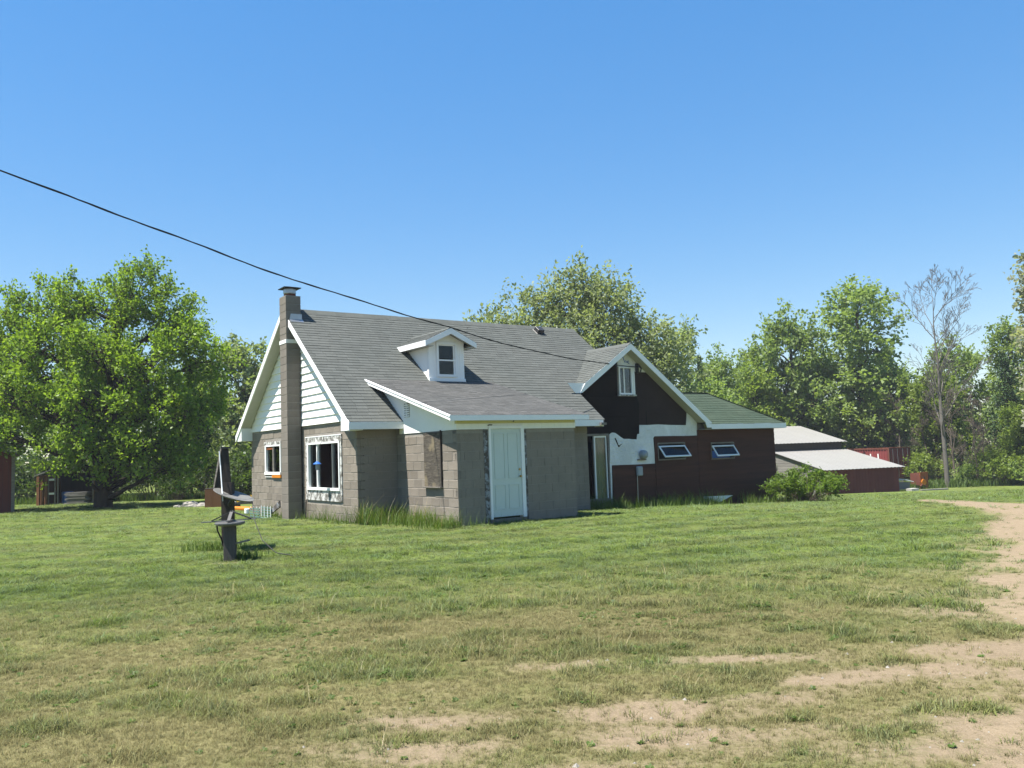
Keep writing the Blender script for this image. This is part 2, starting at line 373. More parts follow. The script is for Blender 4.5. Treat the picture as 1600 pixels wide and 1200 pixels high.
PATCH = [(-0.6, 4.7, .55, .22, .6), (0.35, 6.35, .40, .16, .75), (1.55, 6.35, .75, .20, .7), (2.1, 5.75, .40, .16, .9), (1.45, 5.4, .50, .16, .6), (0.7, 5.2, .7, .22, .7),
         (1.0, 4.75, .8, .22, .6), (-0.45, 5.2, .5, .2, .6), (4.0, 7.7, .8, .6, .7), (3.6, 6.3, .75, .32, 1.0), (2.8, 5.85, .5, .2, .75), (5.6, 10.2, 1.0, .9, .65), (3.0, 5.2, .6, .3, .5),
         (1.9, 4.4, .9, .25, .5), (0.2, 4.2, .9, .25, .6), (-1.6, 4.2, .6, .2, .4), (3.9, 9.0, .5, .4, .4), (-4.7, 13.45, .45, .16, .7), (-2.2, 3.4, 1.0, .3, .4), (4.6, 8.6, .9, .6, .55), (6.9, 12.0, 1.1, 1.0, .6)]
DRIVE = [(12.4, 25.6, .30), (11.6, 23.5, .45), (11.0, 20.8, .60), (11.0, 18.0, 1.1), (10.6, 15.4, 1.6), (8.9, 12.5, 1.75), (7.1, 9.8, 1.6), (5.8, 7.4, 1.7), (5.2, 5.2, 1.8), (4.0, 3.0, 2.0), (3.0, 0.5, 2.2)]
def drive_mask(x, y):
    best = np.full(np.shape(x), -9.0)
    for (x0, y0, w0), (x1, y1, w1) in zip(DRIVE[:-1], DRIVE[1:]):
        dx, dy = x1 - x0, y1 - y0; t = np.clip(((x - x0) * dx + (y - y0) * dy) / (dx * dx + dy * dy), 0, 1)
        d = np.hypot(x - x0 - t * dx, y - y0 - t * dy); w = w0 + t * (w1 - w0)
        best = np.maximum(best, (w - d) / np.maximum(w, .6))
    return best + 0.9 * (fbm(x * 1.3 + 5, y * 0.9 + 3, 4) - 0.5)
def dirt(x, y):
    x = np.asarray(x, float); y = np.asarray(y, float); m = np.zeros(np.shape(x))
    wx = x + 0.5 * (fbm(x * 1.7, y * 1.7, 3) - .5); wy = y + 0.35 * (fbm(x * 1.7 + 31, y * 2.6 + 7, 3) - .5)
    for px, py, rx, ry, a in PATCH:
        m = np.maximum(m, a * np.exp(-(((wx - px) / rx) ** 2 + ((wy - py) / ry) ** 2)))
    dm = drive_mask(x, y); m = np.maximum(m, sstep(-0.25, 0.35, dm) * 0.95)
    near = (1 - sstep(5.0, 8.5, y)) * (0.45 + 0.55 * sstep(-3, 1, x))
    m = m + near * (0.9 * (fbm(x * 1.5 + 11, y * 2.3 + 2, 4) - 0.285) + 0.40 * (fbm(x * 6 + 1, y * 8 + 2, 3) - 0.5))
    return np.clip(m, 0, 1)
def lush(x, y):
    x = np.asarray(x, float); y = np.asarray(y, float)
    far = sstep(7.0, 12.5, y + 0.15 * np.abs(x))
    n = fbm(x * 0.75 + 3, y * 1.25, 4); n2 = fbm(x * 2.6 + 9, y * 4.0 + 4, 3)
    l = 0.20 + 0.55 * far + (0.9 - 0.45 * far) * (n - 0.5) + (1.0 - 0.6 * far) * (n2 - 0.5)
    return np.clip(l - 0.25 * sstep(8, 11, x) * (1 - sstep(18, 22, y)), 0, 1)
def stripe(x, y):
    x = np.asarray(x, float); y = np.asarray(y, float)
    q = y * 0.93 - x * 0.30 - 0.012 * (x - 4) ** 2 + 0.9 * (fbm(x * 0.25, y * 0.3, 2) - .5)
    s = 0.5 + 0.5 * np.sin(q * 2 * math.pi / 1.25 + 2.2 * (fbm(x * 0.4 + 70, y * 0.4, 2) - .5)) * sstep(8, 13, y)
    return np.clip(0.5 + (s - 0.5) * 0.55 + 0.7 * (fbm(x * 0.5 + 20, y * 0.8 + 60, 4) - 0.5), 0, 1)

def axis(parts):
    out = []
    for a, b, s in parts: out += list(np.arange(a, b - 1e-6, s))
    out.append(parts[-1][1]); return np.array(out)
gx = axis([(-400, -100, 25), (-100, -40, 4), (-40, -16, 0.8), (-16, -6, 0.25), (-6, 8, 0.09), (8, 16, 0.2), (16, 40, 0.8), (40, 110, 4), (110, 400, 25)])
gy = axis([(-60, -6, 3), (-6, 2.6, 0.4), (2.6, 9, 0.06), (9, 15, 0.11), (15, 28, 0.25), (28, 64, 0.9), (64, 120, 4), (120, 420, 25)])
GX, GY = np.meshgrid(gx, gy); GZ = gz(GX, GY)
nx, ny = len(gx), len(gy)
gv = np.stack([GX.ravel(), GY.ravel(), GZ.ravel()], 1)
idx = np.arange(nx * ny).reshape(ny, nx)
gq = np.stack([idx[:-1, :-1].ravel(), idx[:-1, 1:].ravel(), idx[1:, 1:].ravel(), idx[1:, :-1].ravel()], 1)
AT = {'dirt': dirt(GX, GY).ravel(), 'lush': lush(GX, GY).ravel(), 'stripe': stripe(GX, GY).ravel()}
def put_attr(me, d):
    for k, v in d.items():
        a = me.attributes.new(k, 'FLOAT', 'POINT'); a.data.foreach_set('value', np.ascontiguousarray(v, dtype=np.float32))
gm = np_mesh('ground', gv, gq, M['lawn']); put_attr(gm, AT)
gm.polygons.foreach_set('use_smooth', [True] * len(gm.polygons))
tag(link('ground', gm), 'mown lawn, green by the house and dry with bare patches nearer', kind='structure')
# the sandy track, a sheet 4 mm above the lawn
fm = drive_mask(GX, GY).ravel(); keep = (fm[gq].min(1) > 0.05)
dq = gq[keep]; used, inv = np.unique(dq, return_inverse=True)
dv = gv[used].copy(); dv[:, 2] += np.where(np.bincount(inv.ravel()) >= 4, 0.004, -0.003)
dme = np_mesh('dirt_driveway', dv, inv.reshape(dq.shape), M['sandy_soil']); put_attr(dme, {k: v[used] for k, v in AT.items()})
dme.polygons.foreach_set('use_smooth', [True] * len(dme.polygons))
tag(link('dirt_driveway', dme), 'sandy dirt track curving along the right side of the lawn', kind='structure')

# ------------------------------------------------------------------ house
HU = (math.sin(R(54.7)), math.cos(R(54.7))); HV = (-math.cos(R(54.7)), math.sin(R(54.7)))
HO = (HU[0] * 9.7546 + HV[0] * 16.0061, HU[1] * 9.7546 + HV[1] * 16.0061)
def hw(u, v, z=0.0): return Vector((HO[0] + HU[0] * u + HV[0] * v, HO[1] + HU[1] * u + HV[1] * v, z))
house = empty('house', (HO[0], HO[1], 0), R(90 - 54.7))
tag(house, 'unfinished concrete block house with grey shingled gable roof, porch, dormer and side wing', 'house')
H = house
rng = random.Random(3)
BLK = {}; NBLK = [0]; REST = MB()
PZ, PA = 0.208, 0.412
def block_mesh(L, h, matname, dep=0.09):
    k = (round(L, 2), round(h, 3), matname)
    if k not in BLK:
        b = MB(); c = 0.006; x = round(L, 2) / 2; z = h / 2
        fr = [(-x + c, 0, -z + c), (x - c, 0, -z + c), (x - c, 0, z - c), (-x + c, 0, z - c)]
        md = [(-x, c, -z), (x, c, -z), (x, c, z), (-x, c, z)]; bk = [(-x, dep, -z), (x, dep, -z), (x, dep, z), (-x, dep, z)]
        b.v = fr + md + bk; b.f = [(0, 1, 2, 3)]
        for i in range(4):
            j = (i + 1) % 4; b.f += [(4 + i, 4 + j, j, i), (8 + i, 8 + j, 4 + j, 4 + i)]
        BLK[k] = b.mesh('concrete_block', M[matname])
    return BLK[k]

def block_wall(wall, run, const, a0, a1, z0, n, holes, stuff_only=False, notch=None, ph=0.0, mat='block'):
    """run 'u': wall facing -v at v=const; run 'v': wall facing -u at u=const"""
    for i in range(n):
        zb = z0 + i * PZ; zt = zb + PZ - 0.013
        cuts = [(h[0], h[1]) for h in holes if min(zt, h[3]) - max(zb, h[2]) > 0.05]
        x = a0 - (PA / 2 if (i % 2) else 0) - ph
        while x < a1 - 0.02:
            p, q = max(x, a0), min(x + PA - 0.012, a1); x += PA
            segs = [(p, q)]
            for c0, c1 in cuts:
                ns = []
                for s0, s1 in segs:
                    if c1 <= s0 or c0 >= s1: ns.append((s0, s1)); continue
                    if c0 > s0: ns.append((s0, c0))
                    if c1 < s1: ns.append((c1, s1))
                segs = ns
            for s0, s1 in segs:
                if notch is not None and i % 4 == 1 + 0 and abs(s0 - notch) < 0.005: s0 += 0.085
                if s1 - s0 < 0.04: continue
                L = s1 - s0; cx = (s0 + s1) / 2; cz = (zb + zt) / 2; j = rng.uniform(-0.0035, 0.0035)
                loc = (cx, const + j, cz) if run == 'u' else (const + j, cx, cz)
                rot = (0, 0, 0) if run == 'u' else (0, 0, -math.pi / 2)
                me = block_mesh(L, zt - zb, mat)
                if NBLK[0] < 298 and not stuff_only:
                    link('concrete_block', me, wall, loc, rot); NBLK[0] += 1
                else:
                    if run == 'u': REST.box((s0, const + j, zb), (s1, const + 0.09, zt))
                    else: REST.box((const + j, s0, zb), (const + 0.09, s1, zt))

def holed(b, run, c0, c1, a0, a1, z0, z1, holes):
    A = sorted({a0, a1, *[min(max(h[i], a0), a1) for h in holes for i in (0, 1)]}); Z = sorted({z0, z1, *[min(max(h[i], z0), z1) for h in holes for i in (2, 3)]})
    for i in range(len(A) - 1):
        for k in range(len(Z) - 1):
            ca, cz = (A[i] + A[i + 1]) / 2, (Z[k] + Z[k + 1]) / 2
            if any(h[0] < ca < h[1] and h[2] < cz < h[3] for h in holes): continue
            if run == 'u': b.box((A[i], c0, Z[k]), (A[i + 1], c1, Z[k + 1]))
            else: b.box((c0, A[i], Z[k]), (c1, A[i + 1], Z[k + 1]))
    return b

UL, VF, VB, VR = -1.094, 2.9, 10.97, 6.94        # gable wall, front wall, back wall, ridge
RZ, SL = 5.918, 0.78                             # ridge height and slope of the main roof
def mz(v): return RZ - SL * abs(VR - v)
EV = 2.52                                        # front eave
GB = -0.42                                       # bottom of the walls, below the lawn

# gable wall (sunlit)
gh = [(3.80, 6.18, 0.50, 2.22), (8.15, 9.62, 1.12, 2.18)]
gh_in = [(3.90, 6.03, 0.79, 2.06), (8.25, 9.55, 1.22, 2.10)]
w = holed(MB(), 'v', UL + 0.006, UL + 0.19, VF + 0.05, VB, GB, 2.54, gh_in).build('gable_wall', M['mortar'], H)
gable_wall = w
# porch left wall (sunlit) and front wall (in the shade)
ph_in = [(0.66, 1.46, 0.87, 2.14)]
pl_wall = holed(MB(), 'v', 0.006, 0.18, 0.006, VF, GB, 2.15, []).build('porch_side_wall', M['mortar'], H)
block_wall(pl_wall, 'v', 0.0, 0.0, VF - 0.002, GB + 0.003, 12, [], notch=0.0)
# hollow ends of the cut corner blocks: lips above and below a recess
for i in range(12):
    if i % 4 == 1:
        zb = GB + 0.003 + i * PZ; lip = MB()
        prof_ = [(0.002, zb), (0.083, zb), (0.083, zb + 0.03), (0.022, zb + 0.03), (0.022, zb + PZ - 0.045), (0.083, zb + PZ - 0.045), (0.083, zb + PZ - 0.013), (0.002, zb + PZ - 0.013)]
        lip.prism([(0.0, p, q) for p, q in prof_], (0.09, 0, 0)); lip.build('hollow_block_end', M['block'], pl_wall)
pf_in = [(0.80, 1.86, 0.05, 2.24)]
pf_wall = holed(MB(), 'u', 0.0065, 0.18, 0.006, 3.41, GB, 2.15, [(0.72, 1.93, 0.05, 2.24)]).build('porch_front_wall', M['mortar'], H)
block_wall(gable_wall, 'v', UL, VF, VB, GB + 0.003, 14, gh)
block_wall(pf_wall, 'u', 0.0, 0.092, 3.42, GB + 0.003, 12, [(0.72, 1.93, 0.05, 2.24)], ph=0.1)
mf_wall = MB().box((UL + 0.19, VF + 0.0062, GB), (6.28, VF + 0.19, 2.42)).build('front_wall', M['mortar'], H)
block_wall(mf_wall, 'u', VF, UL + 0.092, -0.002, GB + 0.003, 13, [])
block_wall(mf_wall, 'u', VF, 3.6, 6.3, GB + 0.003, 13, [], stuff_only=True, ph=0.15)
tag(REST.build('block_courses', M['block'], mf_wall), kind='stuff')
MB().box((3.42, 0.18, GB), (3.24, VF, 2.15)).build('porch_end_wall', M['block'], H)
# plain walls that the photo does not show: back, far end, wing return
MB().box((UL + 0.19, VB - 0.19, GB), (9.0, VB - 0.002, 2.6)).build('back_wall', M['block'], H)
MB().prism([(6.11, VF + 0.19, GB), (6.11, 3.95, GB), (6.11, 3.95, mz(3.95) - 0.14), (6.11, VF + 0.19, mz(VF + 0.19) - 0.14)], (0.18, 0, 0)).build('return_wall', M['block'], H)
MB().prism([(8.85, VF + 1.2, GB), (8.85, VB - 0.2, GB), (8.85, VB - 0.2, 2.5), (8.85, VR, RZ - 0.35), (8.85, VF + 1.2, 2.7)], (0.14, 0, 0)).build('end_wall', M['tar_paper'], H)
MB().box((UL + 0.2, VF + 0.2, -0.38), (6.1, VB - 0.2, -0.32)).box((6.101, 4.12, -0.38), (8.84, VB - 0.2, -0.32)).build('floor', M['interior'], H)
MB().box((UL + 0.2, VF + 0.75, 2.46), (6.1, VB - 0.75, 2.50)).box((6.101, 4.12, 2.46), (8.84, VB - 0.75, 2.50)).build('ceiling', M['interior'], H)
MB().prism([(9.0, 10.2, 2.1), (12.4, 10.2, 2.1), (12.4, 10.2, 2.36), (9.0, 10.2, 4.8)], (0, 0.05, 0)).box((8.9, 7.2, GB - 0.5), (9.0, 10.25, 4.75)).build('wing_back_gable', M['tar_paper'], H)
MB().box((12.3, 7.3, GB - 0.5), (12.4, 10.2, 2.3)).box((9.0, 10.2, GB - 0.5), (12.4, 10.25, 2.1)).build('wing_back_side', M['red_plank'], H)

# lap siding on the gable
sid = empty('gable_siding', parent=H)
MB().prism([(UL + 0.06, VF, 2.5), (UL + 0.06, VB, 2.5), (UL + 0.06, VB, mz(VB) - 0.12), (UL + 0.06, VR, RZ - 0.2), (UL + 0.06, VF, mz(VF) - 0.12)], (0.1, 0, 0)).build('gable_sheathing', M['white_siding'], sid)
z = 2.54; k = 0
while z < RZ - 0.3:
    zt = min(z + 0.214, RZ - 0.22)
    def vl(zz): return max(VF, VR - (RZ - 0.10 - zz) / SL), min(VB, VR + (RZ - 0.10 - zz) / SL)
    a0, a1 = vl(z); b0, b1 = vl(zt)
    lo, hi = UL - 0.045, UL - 0.012
    b = MB(); n = 8
    b.v = [(lo, a0, z), (lo, a1, z), (hi, b1, zt), (hi, b0, zt), (UL + 0.06, a0, z), (UL + 0.06, a1, z), (UL + 0.06, b1, zt), (UL + 0.06, b0, zt)]
    b.f = [(0, 3, 2, 1), (4, 5, 6, 7), (0, 1, 5, 4), (1, 2, 6, 5), (2, 3, 7, 6), (3, 0, 4, 7)]
    b.build('siding_board', M['white_siding'], sid); z += 0.208

# main roof -------------------------------------------------------
def shingles(name, mat, parent, o, du, ds, rows, expo, urange, thick=0.009, tab=0.31, seed=1, gap=0.0):
    """courses of shingle tabs up a slope. o: eave point with u=0, du: unit along the eave, ds: unit up the slope"""
    r = random.Random(seed); o = Vector(o); du = Vector(du); ds = Vector(ds); nn = du.cross(ds).normalized()
    if nn.z < 0: nn = -nn
    b = MB()
    for i in range(rows):
        s0 = i * expo; lo, hi = urange(s0 + expo * 0.5)
        if hi - lo < 0.03: continue
        u = lo - r.uniform(0, tab)
        wob = [r.uniform(-0.004, 0.004) for _ in range(3)]
        while u < hi:
            a, c = max(u, lo), min(u + tab - 0.006, hi); u += tab
            if c - a < 0.01: continue
            j = r.uniform(-0.006, 0.006); t0 = thick * r.uniform(0.8, 1.35); t1 = 0.002
            e0 = o + ds * (s0 - 0.012 + j); e1 = o + ds * (s0 + expo + 0.02)
            P = [e0 + du * a + nn * (t0 + 0.004), e0 + du * c + nn * (t0 + 0.004), e1 + du * c + nn * t1, e1 + du * a + nn * t1, e0 + du * a, e0 + du * c]
            n = len(b.v); b.v += [tuple(p) for p in P]
            b.f += [(n, n + 1, n + 2, n + 3), (n + 4, n + 5, n + 1, n), (n + 4, n, n + 3), (n + 5, n + 2, n + 1)]
    ob = b.build(name, mat, parent); tag(ob, kind='stuff'); return ob

CS = 1 / math.sqrt(1 + SL * SL); SN = SL * CS
roof = MB()
def uhi_main(v): return 6.66 if v < 4.08 else 9.28
# deck: front slope in two steps (a low right edge at 6.66, a high one at 9.28), back slope whole
def slab(b, pts, t=0.10, low=0.0): b.prism([(p[0], p[1], p[2] - low) for p in pts], (0, 0, -t))
slab(roof, [(-1.45, EV, mz(EV)), (6.66, EV, mz(EV)), (6.66, 4.08, mz(4.08)), (-1.45, 4.08, mz(4.08))])
slab(roof, [(-1.45, 4.08, mz(4.08)), (9.28, 4.08, mz(4.08)), (9.28, 6.44, mz(6.44)), (-1.45, 6.44, mz(6.44))])
slab(roof, [(UL + 0.01, 6.44, mz(6.44)), (9.28, 6.44, mz(6.44)), (9.28, VR, RZ), (UL + 0.01, VR, RZ)])
slab(roof, [(9.28, VR, RZ), (9.28, 11.36, mz(11.36)), (UL + 0.01, 11.36, mz(11.36)), (UL + 0.01, VR, RZ)])
slab(roof, [(UL, 6.99, mz(6.99)), (UL, 11.36, mz(11.36)), (-1.45, 11.36, mz(11.36)), (-1.45, 6.99, mz(6.99))])
main_roof = roof.build('main_roof', M['dark_metal'], H)
SLEN = (VR - EV) / CS
shingles('shingles', M['shingle_grey'], main_roof, (0, EV, mz(EV)), (1, 0, 0), (0, CS, SN), int(SLEN / 0.138), 0.138,
         lambda s: (-1.47 if EV + s * CS < 6.43 else UL + 0.01, uhi_main(EV + s * CS) + 0.015), seed=2)
shingles('shingles', M['shingle_grey'], main_roof, (0, 11.36, mz(11.36)), (1, 0, 0), (0, -CS, SN), int(SLEN / 0.138), 0.138,
         lambda s: (-1.47 if 11.36 - s * CS > 7.0 else UL + 0.01, 9.29), seed=3, tab=0.9)
cap = MB(); x = UL + 0.02
while x < 9.26:
    e = min(x + 0.30, 9.30); h0 = 0.034 + rng.uniform(-0.003, 0.003)
    cap.prism([(x, VR - 0.15, RZ - 0.15 * SL + 0.016), (x, VR, RZ + h0), (x, VR + 0.15, RZ - 0.15 * SL + 0.016), (x, VR, RZ)], (e - x - 0.004, 0, 0)); x = e
tag(cap.build('ridge_cap', M['shingle_grey'], main_roof), kind='stuff')
# fascias, rake boards, soffits
fz = mz(EV)
MB().box((-1.478, EV - 0.026, fz - 0.185), (-0.014, EV, fz - 0.006)).build('eave_fascia', M['white_paint'], H)
MB().box((3.67, EV - 0.026, fz - 0.185), (6.60, EV, fz - 0.006)).build('eave_fascia', M['white_paint'], H)
MB().box((-1.448, EV + 0.001, fz - 0.180), (6.6, VF + 0.0, fz - 0.165)).build('eave_soffit', M['soffit'], H)
MB().box((6.60, EV + 0.03, fz - 0.20), (6.655, VF, fz - 0.06)).build('rafter_end', M['white_paint'], H)
MB().box((6.45, EV - 0.10, fz - 0.16), (6.66, EV - 0.03, fz - 0.09)).build('gutter_hook', M['weathered_wood'], H)
MB().box((-1.45, 11.36, fz - 0.2), (9.2, 11.385, fz - 0.006)).build('eave_fascia', M['white_paint'], H)
for (va, vb) in ((EV - 0.03, 6.45), (6.985, 11.39)):
    MB().prism([(-1.479, va, mz(va) - 0.20), (-1.479, vb, mz(vb) - 0.20), (-1.479, vb, mz(vb) - 0.004), (-1.479, va, mz(va) - 0.004)], (0.027, 0, 0)).build('rake_board', M['white_paint'], H)
    b0, b1 = max(va, EV + 0.0), min(vb, 11.36)
    MB().prism([(-1.45, b0, mz(b0) - 0.19), (-1.45, b1, mz(b1) - 0.19), (-1.45, b1, mz(b1) - 0.172), (-1.45, b0, mz(b0) - 0.172)], (1.45 + UL - 0.046, 0, 0)).build('rake_soffit', M['soffit'], H)
    ve = EV if va < 5 else 11.36
    vi = VF + 0.12 if va < 5 else VB - 0.12
    MB().prism([(-1.45, ve, fz - 0.205), (-1.45, vi, fz - 0.205), (-1.45, vi, mz(vi) - 0.195), (-1.45, ve, mz(ve) - 0.195)], (1.45 + UL - 0.002, 0, 0)).build('eave_return', M['white_paint'], H)
# roof vent
vb_ = MB(); sv = Vector((0, CS, SN)); nv = Vector((0, -SN, CS)); c0 = Vector((7.33, 6.52, mz(6.52) + 0.012))
vb_.prism([c0, c0 + Vector((0.34, 0, 0)), c0 + Vector((0.34, 0, 0)) + sv * 0.34, c0 + sv * 0.34], nv * 0.015)
c1 = c0 + sv * 0.05 + Vector((0.04, 0, 0)) + nv * 0.015
vb_.prism([c1, c1 + Vector((0.26, 0, 0)), c1 + Vector((0.26, 0, 0)) + sv * 0.26, c1 + sv * 0.26], nv * 0.13)
vb_.build('roof_vent', M['dark_metal'], H, bevel=0.02)
vp = MB().tube([(4.55, 6.6, mz(6.6)), (4.55, 6.6, mz(6.6) + 0.02)], 0.02).build('roof_nail', M['dark_metal'], H)

# chimney ---------------------------------------------------------
chim = empty('chimney', parent=H)
CU0, CU1, CV0, CV1 = -1.536, UL - 0.047, 6.462, 6.972
CT = 6.215
MB().box((CU0 + 0.006, CV0 + 0.006, GB), (CU1, CV1 - 0.006, CT - 0.02)).build('chimney_core', M['mortar'], chim)
cme = {}
n_c = int((CT - GB) / PZ); ph_ = (CT - GB) / n_c
for i in range(n_c):
    zb = GB + i * ph_; hh = ph_ - 0.008; j = rng.uniform(-0.0025, 0.0025); up_ = zb > 4.0
    key = up_
    if key not in cme:
        x1 = CU1 if not up_ else -1.100
        b = MB().box((CU0, CV0, 0), (x1, CV1, hh)); cme[key] = b.mesh('chimney_block', M['chimney_block_mat'])
    link('chimney_block', cme[key], chim, (j, j, zb), bevel=0.006)
MB().box((CU0 - 0.012, CV0 - 0.012, 4.88), (CU1, CV1 + 0.012, 4.985)).build('metal_band', M['white_paint'], chim)
MB().box((CU0 + 0.0, CV0 + 0.0, CT - 0.005), (-1.10, CV1, CT + 0.02)).build('crown', M['mortar'], chim)
MB().box((CU0 + 0.09, CV0 + 0.13, CT + 0.02), (-1.19, CV1 - 0.11, CT + 0.10)).build('flue_tile', M['rusty_red'], chim)
MB().lathe([(0.165, 0), (0.175, 0.02), (0.175, 0.13), (0.165, 0.15)], (-1.325, 6.715, CT + 0.10), 18).build('flue_collar', M['galvanised'], chim, smooth=False)
fc = Vector((-1.325, 6.715, CT + 0.25))
MB().prism([fc + Vector((-.25, -.25, 0)), fc + Vector((.25, -.25, 0)), fc + Vector((.25, .25, 0)), fc + Vector((-.25, .25, 0))], (0, 0, 0.02)).poly([fc + Vector((-.25, -.25, .021)), fc + Vector((.25, -.25, .021)), fc + Vector((0, 0, .085))]).poly([fc + Vector((.25, -.25, .021)), fc + Vector((.25, .25, .021)), fc + Vector((0, 0, .085))]).poly([fc + Vector((.25, .25, .021)), fc + Vector((-.25, .25, .021)), fc + Vector((0, 0, .085))]).poly([fc + Vector((-.25, .25, .021)), fc + Vector((-.25, -.25, .021)), fc + Vector((0, 0, .085))]).build('chimney_cap', M['cable_black'], chim)
MB().prism([(-1.44, CV0 - 0.016, mz(CV0) - 0.02), (UL + 0.02, CV0 - 0.016, mz(CV0) - 0.02), (UL + 0.02, CV0 - 0.016, mz(CV0) + 0.17), (-1.40, CV0 - 0.016, mz(CV0) + 0.17)], (0, 0.012, 0)).prism([(-1.44, CV0 - 0.12, mz(CV0 - 0.12) + 0.02), (UL + 0.04, CV0 - 0.12, mz(CV0 - 0.12) + 0.02), (UL + 0.04, CV0, mz(CV0) + 0.02), (-1.44, CV0, mz(CV0) + 0.02)], (0, 0, 0.006)).build('flashing', M['galvanised'], chim)

# windows of the gable wall ----------------------------------------
def pane_v(win, u, v0, v1, z0, z1): MB().box((u - 0.003, v0, z0), (u + 0.003, v1, z1)).build('pane', M['glass'], win)
big = empty('window', parent=H); big['label'] = 'wide window with peeling white trim and a hanging feeder before it'
x = UL
t = MB(); t.box((x - 0.03, 3.76, 2.06), (x + 0.02, 6.22, 2.22)); t.build('head_board', M['peeling_white'], big)
MB().box((x - 0.028, 6.06, 0.52), (x + 0.02, 6.20, 2.058)).build('side_board', M['peeling_white'], big)
MB().box((x - 0.028, 3.78, 0.52), (x + 0.02, 3.88, 2.058)).build('side_board', M['peeling_white'], big)
MB().box((x - 0.036, 3.77, 2.20), (x - 0.031, 6.21, 2.225)).build('drip_strip', M['white_paint'], big)
MB().box((x - 0.020, 3.885, 0.645), (x + 0.02, 6.055, 0.775)).build('apron_panel', M['peeling_white'], big)
MB().box((x - 0.026, 3.885, 0.505), (x + 0.02, 6.055, 0.640)).build('apron_panel', M['peeling_white'], big)
fr = MB(); fr.box((x - 0.05, 3.89, 0.78), (x + 0.10, 6.05, 0.845)); fr.box((x - 0.045, 3.89, 2.005), (x + 0.10, 6.05, 2.055))
fr.box((x - 0.045, 3.89, 0.845), (x + 0.10, 3.945, 2.005)); fr.box((x - 0.045, 5.985, 0.845), (x + 0.10, 6.05, 2.005)); fr.build('frame', M['white_paint'], big)
MB().box((x - 0.02, 5.385, 0.847), (x + 0.09, 5.445, 2.003)).build('mullion', M['white_paint'], big)
MB().box((x - 0.02, 4.37, 0.847), (x + 0.09, 4.41, 2.003)).build('mullion', M['galvanised'], big)
pane_v(big, x + 0.03, 3.946, 4.369, 0.846, 2.004); pane_v(big, x + 0.03, 4.411, 5.384, 0.846, 2.004); pane_v(big, x + 0.03, 5.446, 5.984, 0.846, 2.004)
def curtain(win, x, v0, v1, z0, z1, mat, n=10, amp=0.025, along='v'):
    b = MB(); pts = [(v0 + (v1 - v0) * i / n, x + (amp if i % 2 else -amp)) for i in range(n + 1)]
    for (a, p), (c, q) in zip(pts[:-1], pts[1:]):
        if along == 'v': b.poly([(p, a, z0), (q, c, z0), (q, c, z1), (p, a, z1)])
        else: b.poly([(a, p, z0), (c, q, z0), (c, q, z1), (a, p, z1)])
    b.build('curtain', M[mat], win)
curtain(big, x + 0.22, 3.92, 4.42, 0.8, 2.05, 'curtain', 6); curtain(big, x + 0.24, 5.75, 6.02, 0.8, 2.05, 'curtain', 4)
cl = MB(); cl.box((x + 0.2, 4.42, 0.80), (x + 0.5, 4.98, 0.90)); cl.box((x + 0.2, 4.44, 0.96), (x + 0.5, 4.98, 1.10)); cl.box((x + 0.22, 4.46, 1.13), (x + 0.48, 4.97, 1.19)); cl.box((x + 0.25, 4.5, 0.7), (x + 0.45, 4.9, 1.0))
cl.build('folded_linen', M['clutter'], big, bevel=0.03)
sm = empty('window', parent=H); sm['label'] = 'small window with weathered trim beside the chimney'
MB().box((x - 0.03, 8.16, 2.085), (x + 0.02, 9.66, 2.185)).build('head_board', M['peeling_white'], sm)
fr = MB(); fr.box((x - 0.05, 8.2, 1.185), (x + 0.1, 9.60, 1.265)); fr.box((x - 0.03, 8.2, 2.04), (x + 0.1, 9.60, 2.083)); fr.box((x - 0.03, 9.50, 1.265), (x + 0.1, 9.60, 2.04)); fr.box((x - 0.03, 8.2, 1.265), (x + 0.1, 8.27, 2.04)); fr.build('frame', M['white_paint'], sm)
MB().box((x - 0.01, 8.86, 1.267), (x + 0.08, 8.95, 2.038)).build('mullion', M['weathered_wood'], sm)
MB().box((x - 0.008, 8.96, 1.95), (x + 0.07, 9.49, 2.036)).build('rotten_head', M['orange_rust'], sm)
pane_v(sm, x + 0.03, 8.271, 8.859, 1.267, 2.038); pane_v(sm, x + 0.03, 8.951, 9.499, 1.267, 1.948)
curtain(sm, x + 0.2, 8.3, 8.85, 1.25, 2.05, 'curtain', 6)
MB().box((x - 0.03, 8.2, 1.110), (x + 0.01, 9.60, 1.128)).build('sill_strip', M['white_paint'], sm)
MB().box((x - 0.020, 8.96, 1.132), (x + 0.01, 9.58, 1.18)).build('sill_board', M['weathered_wood'], sm)
MB().box((x - 0.045, 8.18, 1.095), (x - 0.0, 8.93, 1.178)).build('sill_patch', M['orange_paint'], sm, label='bright orange strip under the small window')

# porch ------------------------------------------------------------
PS = 0.277; PE = -0.25
def pz(v): return 2.47 + PS * (v - PE)
PT = 4.035
pr = MB(); slab(pr, [(-0.29, PE, pz(PE)), (3.66, PE, pz(PE)), (3.66, PT, pz(PT)), (-0.29, PT, pz(PT))], 0.05)
porch_roof = pr.build('porch_roof', M['dark_metal'], H)
pc = 1 / math.sqrt(1 + PS * PS)
shingles('shingles', M['shingle_porch'], porch_roof, (0, PE, pz(PE)), (1, 0, 0), (0, pc, PS * pc), int((PT - PE) / pc / 0.140), 0.1415, lambda s: (-0.30, 3.68), seed=5, tab=0.2, thick=0.007)
def rake_v(name, u0, u1, va, vb, fn, d0, d1, mat, parent=H):
    return MB().prism([(u0, va, fn(va) - d0), (u0, vb, fn(vb) - d0), (u0, vb, fn(vb) - d1), (u0, va, fn(va) - d1)], (u1 - u0, 0, 0)).build(name, M[mat], parent)
rake_v('rake_board', -0.318, -0.291, PE - 0.025, 4.0, pz, 0.115, 0.042, 'white_paint')
